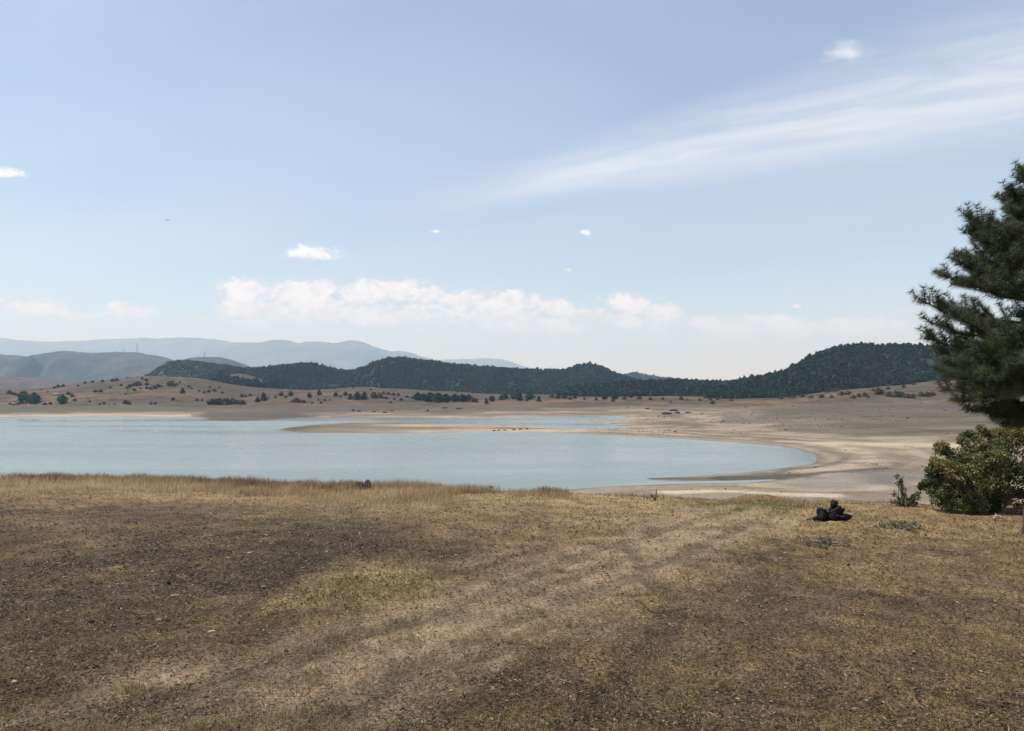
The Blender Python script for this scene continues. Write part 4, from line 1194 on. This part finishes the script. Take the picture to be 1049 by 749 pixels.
# pale dead branch under the pine
b7 = base_at(1024, 532)
o = thing('dead_branch', 'pale bent dead branch on the ground at the foot of the pine', 'branch', b7)
g = Geo(); k_ = b7[1] / F
g.tube([(-6 * k_, 0, .4 * k_), (-2 * k_, .03, 3 * k_), (2 * k_, .0, 2 * k_), (6 * k_, -.05, .3 * k_)], [.012, .016, .014, .008], 6, .95)
g.tube([(-2 * k_, .03, 3 * k_), (0, .1, 5 * k_)], [.01, .005], 5, .9)
link('stem', g.mesh('stem'), M_wood, o)


# ------------------------------------------------------------------ grass, litter, gravel
def blades(name, x, y, h, w, lean, tint, mat, label, cat, seed):
    r = np.random.default_rng(seed)
    n = len(x); z = ground_z(x, y)
    a = r.uniform(0, 6.28, n); d = np.stack([np.cos(a), np.sin(a), np.zeros(n)], 1)
    sd = np.stack([-np.sin(a), np.cos(a), np.zeros(n)], 1)
    c = np.stack([x, y, z - .01], 1)
    l = lean * r.uniform(.2, 1.0, n)
    mid = c + d * (h * l * .35)[:, None] + np.array([0, 0, 1]) * (h * .6)[:, None]
    tip = c + d * (h * l)[:, None] + np.array([0, 0, 1]) * (h * np.sqrt(np.clip(1 - (l * .8) ** 2, .05, 1)))[:, None]
    ww = (w[:, None] / 2) * sd
    V = np.stack([c - ww, c + ww, mid + ww * .7, mid - ww * .7, tip], 1).reshape(-1, 3)
    b = np.arange(n)[:, None] * 5
    Fc = np.concatenate([b + [0, 1, 2], b + [0, 2, 3], b + [3, 2, 4]])
    me = mesh_np(name, V, Fc, {'tint': np.repeat(np.clip(tint, 0, 1), 5)})
    return tag(link(name, me, mat), label, cat, None, 'stuff')


def sample_field(n, y0, y1, umin=-420, umax=1480):
    """points of the meadow, spread evenly over what the eye sees of it, thinning with distance"""
    v0, v1 = HV + F * (EYE / y1 + SLOPE), HV + F * (EYE / y0 + SLOPE)
    n = int(n * 1.25)
    v = rng.uniform(v0, v1, n)
    Y = yg(v); u = rng.uniform(umin, umax, n)
    k = rng.random(n) < np.minimum(ss(umin, umin + 280, u), ss(umax, umax - 280, u)) * .999 + .001
    u, Y = u[k], Y[k]
    return (u - CX) / F * Y, Y


# tall dry grass on the bank edge
n = 120000
u = rng.uniform(-300, 760, n); e = edge_dist(u)
off = rng.exponential(2.3, n) - 1.0
off = np.where(off > 9, rng.uniform(-.5, 5, n), off)
Y = e - off
x = (u - CX) / F * Y
dens = fbm(x, Y, 1.0, 4, 801) + 0.24 * ss(6.5, -.5, off) - 0.5 * ss(380, 640, u) - 0.08
m = rng.random(n) < ss(.35, .75, dens)
m &= ~((np.abs(u - 373) < 9) & (off > -.3) & (off < 1.0) & (rng.random(n) < .85))
x, Y, off, u = x[m], Y[m], off[m], u[m]
big = fbm(x, Y, .5, 4, 803)
tall = ss(5.5, .0, off) * (1 - .55 * ss(400, 700, u))
h = (0.04 + 0.15 * tall * (0.3 + 1.4 * big)) * rng.uniform(.5, 1.3, len(x))
t = .74 + .75 * (fbm(x, Y, .9, 3, 805) - .5) + .45 * (fbm(x * .35, Y * 1.4, .8, 3, 806) - .5) + rng.normal(0, .16, len(x)) - .42 * ss(1.3, -.4, off)
blades('dry_grass', x, Y, h, rng.uniform(.005, .010, len(x)), .8, t, M_straw_pale, 'tall straw-coloured dry grass along the bank edge above the lake', 'grass', 1)

# thin dry wisps along the right-hand rim
n = 16000
u = rng.uniform(520, 990, n); e = edge_dist(u); off = rng.normal(.1, .5, n); Y = e - off; x = (u - CX) / F * Y
m = rng.random(n) < ss(.48, .66, fbm(x, Y, .8, 4, 851)); x, Y = x[m], Y[m]
blades('dry_grass', x, Y, rng.uniform(.03, .13, len(x)), rng.uniform(.004, .008, len(x)), .9, rng.normal(.55, .2, len(x)), M_straw_pale, 'thin low tufts of dry grass along the rim above the sandy beach', 'grass', 41)

# pale tuft beside the stone
bx, by = PG(362, 500.5)
n = 500
x = bx + rng.normal(0, .09, n); Y = by + rng.normal(0, .07, n)
o = blades('grass_tuft', x, Y, rng.uniform(.1, .26, n), rng.uniform(.006, .01, n), .6, rng.uniform(.7, 1, n), M_straw, 'palest taller grass tuft just left of the stones on the bank edge', 'grass tuft', 2)
del o['kind']

# short dry grass of the meadow
n = 420000
x, y = sample_field(n, 2.6, 19.5)
straw, dark, green, tr, rut, rim = meadow_masks(x, y)
lum = fbm(x, y, .16, 3, 812)
n = len(x)
pk = np.clip(.08 + .95 * straw * (0.25 + 1.5 * (lum - .2)) + .6 * green, 0, 1) * (1 - .92 * tr) * (1 - .7 * rut) * (y < edge_dist(np.clip(CX + F * x / y, -600, 1600)) + 1)
m = rng.random(n) < pk * np.where(green > .3, 1, .68)
xs, ys, gs, st = x[m], y[m], green[m], straw[m]
isg = rng.random(len(xs)) < gs * .95
h = rng.uniform(.015, .05, len(xs)) * (.7 + .7 * st)
w = rng.uniform(.002, .0045, len(xs)) * np.clip(ys / 6, .8, 3)
t = np.clip(rng.normal(.5, .2, len(xs)) + .3 * (fbm(xs, ys, .7, 3, 815) - .5), 0, 1)
blades('short_grass', xs[~isg], ys[~isg], h[~isg], w[~isg], 1.15, t[~isg], M_straw, 'short trampled dry grass covering the meadow in patches', 'grass', 3)
blades('green_grass', xs[isg], ys[isg], h[isg] * 1.25, w[isg], .9, t[isg], M_green, 'patches of greener short grass on the dry meadow', 'grass', 4)

# rubble on the drained shores
n = 6000
v_ = HV + 1 / rng.uniform(1 / 100.0, 1 / 16.0, n); u_ = rng.uniform(560, 1100, n)
Y = (EYE + 7.0) * F / (v_ - HV); x = (u_ - CX) / F * Y
zz, sd_, _, _, _ = ground_z(x, Y, True)
m = (sd_ > 3) & (zz > LAKE + .1) & (rng.random(n) < ss(.46, .70, fbm(x, Y, 20, 4, 831))) & (Y > 70)
x, Y, zz = x[m], Y[m], zz[m]; n = len(x)
sz = rng.uniform(.04, .15, n) * np.where(rng.random(n) < .06, 2.2, 1.0) * np.clip(Y / 160, .6, 1.6)
wh = rng.integers(0, 4, n); Vs, Fs, Ts, off = [], [], [], 0
tt = np.clip(rng.normal(.32, .14, n), .05, .8)
for k in range(4):
    V, Fc = ico(1, 940 + k, .3); m = np.where(wh == k)[0]
    q = V[None] * sz[m][:, None, None] * np.array([1.4, 1.1, .6]) + np.stack([x[m], Y[m], zz[m] + sz[m] * .2], 1)[:, None]
    Vs.append(q.reshape(-1, 3)); Fs.append((Fc[None] + (np.arange(len(m)) * len(V))[:, None, None]).reshape(-1, 3) + off); off += len(m) * len(V)
    Ts.append(np.repeat(tt[m], len(V)))
me = mesh_np('rubble', np.concatenate(Vs), np.concatenate(Fs), {'tint': np.concatenate(Ts)})
tag(link('rubble', me, M_stone), 'scattered dark rubble on the drained slope right of the lake', 'rubble', None, 'stuff')

# matted straw tufts lying about, denser along the tracks
px_, py_ = sample_field(900, 2.8, 15)
_, dk_, _, tr_, _, _ = meadow_masks(px_, py_)
kk = rng.random(len(px_)) < (.10 + .9 * tr_) * (1 - .8 * dk_)
px_, py_ = px_[kk], py_[kk]
cx_ = np.concatenate([px_] + [[PG(u_, v_)[0]] for u_, v_ in ((478, 688), (465, 683), (300, 640), (370, 706), (330, 700), (345, 745), (268, 741), (665, 675), (355, 690), (645, 612))])
cy_ = np.concatenate([py_] + [[PG(u_, v_)[1]] for u_, v_ in ((478, 688), (465, 683), (300, 640), (370, 706), (330, 700), (345, 745), (268, 741), (665, 675), (355, 690), (645, 612))])
q = rng.integers(0, len(cx_), 26000); rr_ = rng.uniform(.05, .2, len(cx_))[q]
an = rng.uniform(0, 6.28, 26000); rad = np.abs(rng.normal(0, 1, 26000)) * rr_
x = cx_[q] + np.cos(an) * rad * 1.6; y = cy_[q] + np.sin(an) * rad
blades('matted_straw', x, y, rng.uniform(.02, .075, len(x)), rng.uniform(.002, .004, len(x)) * np.clip(y / 6, .8, 2), 1.2, rng.normal(.72, .18, len(x)), M_straw, 'pale matted straw tufts lying on the dusty wheel tracks', 'straw', 31)

# litter of flat dead leaves, straw and chips
n = 520000
x, y = sample_field(n, 2.6, 17); n = len(x)
straw, dark, green, tr, rut, rim = meadow_masks(x, y)
m = rng.random(n) < (.45 + .45 * dark + .15 * rut) * (1 - .8 * tr) * (.35 + 1.2 * fbm(x, y, .3, 3, 821))
x, y = x[m], y[m]; n = len(x)
z = ground_z(x, y)
a = rng.uniform(0, 6.28, n); l = rng.uniform(.012, .05, n) * np.clip(y / 7, .8, 1.6); w = np.minimum(l * rng.uniform(.06, .45, n), .010 * np.clip(y / 7, .8, 1.6))
d = np.stack([np.cos(a), np.sin(a), rng.normal(0, .3, n)], 1); s_ = np.stack([-np.sin(a), np.cos(a), rng.normal(0, .35, n)], 1)
c = np.stack([x, y, z + .006 + rng.uniform(0, .012, n)], 1)
V = np.stack([c - d * l[:, None] / 2, c + s_ * w[:, None] / 2, c + d * l[:, None] / 2, c - s_ * w[:, None] / 2 + [0, 0, .003]], 1).reshape(-1, 3)
b = np.arange(n)[:, None] * 4
tl = np.clip(rng.normal(.40, .27, n), 0, 1)
me = mesh_np('leaf_litter', V, np.concatenate([b + [0, 1, 2], b + [0, 2, 3]]), {'tint': np.repeat(tl, 4)})
M_litter = mat_tint('litter', [(0.025, 0.018, 0.013), (0.075, 0.052, 0.034), (0.15, 0.108, 0.067), (0.36, 0.28, 0.18)], .9, .15, 0, .15, 3)
tag(link('leaf_litter', me, M_litter), 'scattered dead leaves, straw and chips over the bare earth', 'litter', None, 'stuff')

# gravel
n = 30000
x, y = sample_field(n, 2.6, 16); n = len(x)
straw, dark, green, tr, rut, rim = meadow_masks(x, y)
m = rng.random(n) < (.25 + .7 * dark + .2 * tr) * (1 - .5 * straw)
x, y = x[m], y[m]; n = len(x); z = ground_z(x, y)
tv = [ico(1, 900 + i, .3) for i in range(6)]
Vs, Fs, Ts, off = [], [], [], 0
wh = rng.integers(0, 6, n)
sz = rng.uniform(.003, .0095, n) * np.clip(y / 6, .8, 1.7) * np.where(rng.random(n) < .05, 1.7, 1.0)
tt = np.clip(rng.normal(.5, .16, n), .2, .9)
for k, (V, Fc) in enumerate(tv):
    m = np.where(wh == k)[0]
    q = V[None] * sz[m][:, None, None] * np.array([1.25, 1.0, .5]) + np.stack([x[m], y[m], z[m] + sz[m] * .25], 1)[:, None]
    Vs.append(q.reshape(-1, 3)); Fs.append((Fc[None] + (np.arange(len(m)) * len(V))[:, None, None]).reshape(-1, 3) + off); off += len(m) * len(V)
    Ts.append(np.repeat(tt[m], len(V)))
me = mesh_np('gravel', np.concatenate(Vs), np.concatenate(Fs), {'tint': np.concatenate(Ts)})
tag(link('gravel', me, M_stone), 'loose small stones strewn over the bare earth', 'gravel', None, 'stuff')

# ------------------------------------------------------------------ air
HALF, TOP, BOT = 15500.0, 900.0, -13.0
V = [(a, b, c) for c in (BOT, TOP) for a, b in ((-HALF, -HALF), (HALF, -HALF), (HALF, HALF), (-HALF, HALF))]
me = mesh_np('haze', V, [[0, 3, 2, 1], [4, 5, 6, 7], [0, 1, 5, 4], [1, 2, 6, 5], [2, 3, 7, 6], [3, 0, 4, 7]])
mh = bpy.data.materials.new('hazy_air'); mh.use_nodes = True
nt = mh.node_tree; nt.nodes.clear()
out = nt.nodes.new('ShaderNodeOutputMaterial'); pv = nt.nodes.new('ShaderNodeVolumePrincipled')
pv.inputs['Color'].default_value = (0.57, 0.79, 1.0, 1); pv.inputs['Absorption Color'].default_value = (1, 1, 1, 1); pv.inputs['Density'].default_value = 1.35e-4; pv.inputs['Anisotropy'].default_value = 0.1
nt.links.new(pv.outputs[0], out.inputs['Volume'])
tag(link('haze', me, mh), 'pale blue summer haze filling the whole valley', 'haze', None, 'stuff')

# ------------------------------------------------------------------ sun and sky
EL, AZ = 57.0, -86.0
sv = Vector((math.sin(R(AZ)) * math.cos(R(EL)), math.cos(R(AZ)) * math.cos(R(EL)), math.sin(R(EL))))
ld = bpy.data.lights.new('sun', 'SUN'); ld.energy = 4.2; ld.angle = R(0.55); ld.color = (1.0, 0.95, 0.87)
lo = bpy.data.objects.new('sun', ld); COL.objects.link(lo); lo.rotation_euler = sv.to_track_quat('Z', 'Y').to_euler(); lo.location = (-50, 40, 80)

W = bpy.data.worlds.new('World'); S.world = W; W.use_nodes = True
t = NT(W.node_tree); bg = W.node_tree.nodes['Background']
sky = t.new('ShaderNodeTexSky', sky_type='NISHITA'); sky.sun_disc = False
sky.sun_elevation = R(EL); sky.sun_rotation = R(AZ); sky.air_density = 1.0; sky.dust_density = 0.22; sky.ozone_density = 1.5; sky.altitude = 300
SKY_K = 0.13
bg.inputs['Strength'].default_value = SKY_K
dirv = t.new('ShaderNodeTexCoord').outputs['Generated']
sp = t.new('ShaderNodeSeparateXYZ'); t.l.new(dirv, sp.inputs[0])
# heading and height of a direction, as tangents from straight ahead
yy = t.m('MAXIMUM', sp.outputs[1], 0.02)
A = t.m('DIVIDE', sp.outputs[0], yy); B = t.m('DIVIDE', sp.outputs[2], yy)
qv = t.xyz(A, B, 0.0)
au = lambda u_: (u_ - CX) / F
bv = lambda v_: (HV - v_) / F


def ell(u_, v_, ru, rv, flat=1.0, less=0.0):
    """1 at the middle of a cloud, 0 at its rim; the underside is flatter"""
    dx = t.m('MULTIPLY', t.m('SUBTRACT', A, au(u_)), F / ru); dy = t.m('MULTIPLY', t.m('SUBTRACT', B, bv(v_)), F / rv)
    dy = t.m('ADD', t.m('MAXIMUM', dy, 0.0), t.m('MULTIPLY', t.m('MINIMUM', dy, 0.0), flat))
    return t.m('SUBTRACT', 1.0 - less, t.m('SQRT', t.m('ADD', t.m('MULTIPLY', dx, dx), t.m('MULTIPLY', dy, dy))))


front = t.step(sp.outputs[1], 0.05, 0.3)
n_c = t.noise(t.scale(qv, (1, 1.5, 1)), 24.0, 7, 0.62, 0.3)
n_f = t.noise(t.scale(qv, (1, 1.4, 1)), 85.0, 5, 0.65)
# heaped clouds low over the hills
fld = None
for a in [(255, 296, 38, 11, .8), (300, 300, 52, 13, .7), (330, 294, 26, 8, .8), (268, 318, 55, 14, .8), (372, 298, 34, 13, .7), (405, 296, 36, 13, .7), (438, 302, 24, 11, .8), (340, 320, 60, 14, .8), (412, 326, 32, 10, .9), (480, 306, 36, 11, .7),
          (520, 308, 40, 11, .7), (562, 314, 34, 8, .8), (605, 322, 40, 9, .8), (645, 312, 32, 11, .7), (676, 320, 34, 10, .8), (725, 329, 44, 8, .8), (800, 337, 60, 9, .8), (545, 333, 70, 10, .8), (318, 260, 29, 10, 1.2, .1), (134, 319, 25, 10, 1.2), (32, 316, 40, 11, 1.1), (6, 178, 20, 7, 1.2),
          (447, 237, 8, 3, 1.3, .3), (600, 238.5, 9, 5, 1.2, .2), (582, 276, 6, 3, 1.2, .4), (818, 314, 8, 3.5, 1.2, .3), (75, 324, 25, 5, 1.2), (870, 336, 80, 10, .8), (760, 332, 70, 11, .8), (330, 316, 120, 19, .6, .32), (255, 325, 70, 14, .6, .32), (430, 318, 70, 18, .6, .32), (520, 323, 90, 14, .6, .32), (655, 327, 95, 12, .6, .32)]:
    q = ell(*a)
    fld = q if fld is None else t.m('SMOOTH_MAX', fld, q, 0.12)
rag = t.m('ADD', t.m('MULTIPLY', t.m('SUBTRACT', n_c, 0.5), 1.9), t.m('MULTIPLY', t.m('SUBTRACT', n_f, 0.5), 1.5))
dens = t.m('ADD', fld, rag)
low = t.step(B, bv(352), bv(302), 0.42, 1.0)
cum = t.m('MULTIPLY', t.m('MULTIPLY', t.step(dens, -0.15, 0.6), 0.95), low)
# thin high cloud: a long slanted band and faint wisps
sl = t.m('SUBTRACT', B, t.m('MULTIPLY', A, 0.160))
vec2 = t.xyz(t.m('MULTIPLY', A, 2.2), t.m('MULTIPLY', sl, 22.0), 3.0)
n_s = t.noise(vec2, 2.2, 6, 0.55, 0.5)
n_s2 = t.noise(t.xyz(t.m('MULTIPLY', A, 0.8), t.m('MULTIPLY', t.m('ADD', B, t.m('MULTIPLY', A, -0.08)), 3.0), 9.0), 1.3, 5, 0.5, 0.6)
off0 = bv(208) - 0.160 * au(500)
wid = t.step(A, au(420), au(1060), 0.034, 0.115)
bd = t.m('DIVIDE', t.m('SUBTRACT', sl, off0 - 0.004), wid)          # 0 low rim .. 1 high rim
band = t.m('MULTIPLY', t.m('MULTIPLY', t.step(bd, -0.45, 0.4), t.step(bd, 1.6, 0.4)), t.step(A, au(350), au(640)))
band = t.m('MULTIPLY', band, t.step(n_s, 0.28, 0.68, 0.42, 1.0))
wisp = t.m('MULTIPLY', t.step(n_s2, 0.30, 0.75, 0.45, 1.0), 0.34)
puff = t.step(t.m('ADD', ell(868, 53, 34, 14), t.m('MULTIPLY', t.m('SUBTRACT', n_c, 0.5), 2.2)), 0.1, 1.1, 0, 0.6)
cir = t.m('MINIMUM', t.m('ADD', t.m('ADD', t.m('MULTIPLY', band, 0.55), wisp), puff), 0.85)
white = 0.84 / SKY_K
shade = t.step(t.m('ADD', t.m('MULTIPLY', n_c, 0.6), t.m('MULTIPLY', n_f, 0.4)), 0.36, 0.62, 0.84, 1.1)
cc = t.mix(0.0, (white * 1.10, white * 1.10, white * 1.11, 1), (0, 0, 0, 1))
cc = t.mix(1.0, cc, t.xyz(shade, shade, shade), 'MULTIPLY')
c1 = t.mix(t.m('MULTIPLY', cir, front), sky.outputs[0], (white * .93, white * .97, white * 1.03, 1))
c2 = t.mix(t.m('MULTIPLY', cum, front), c1, cc)
t.l.new(c2, bg.inputs['Color'])

# ------------------------------------------------------------------ camera and render settings
cd = bpy.data.cameras.new('camera'); co = bpy.data.objects.new('camera', cd); COL.objects.link(co)
co.location = (0, 0, EYE); co.rotation_euler = (R(90), 0, 0)
cd.sensor_width = 36; cd.sensor_fit = 'HORIZONTAL'; cd.lens = 36 * F / 1049
cd.shift_y = (HV - 374.5) / 1049
cd.clip_start = 0.05; cd.clip_end = 40000
S.camera = co
S.render.resolution_x, S.render.resolution_y = 1024, 731
vs = S.view_settings
vs.view_transform = 'Standard'; vs.look = 'None'; vs.exposure = 0.22; vs.gamma = 1.0; vs.use_curve_mapping = False
cy = S.cycles
cy.max_bounces = 5; cy.diffuse_bounces = 2; cy.glossy_bounces = 2; cy.transmission_bounces = 2; cy.volume_bounces = 3; cy.transparent_max_bounces = 4
cy.use_denoising = True
try: cy.denoiser = 'OPENIMAGEDENOISE'
except Exception: pass
cy.caustics_reflective = False; cy.caustics_refractive = False
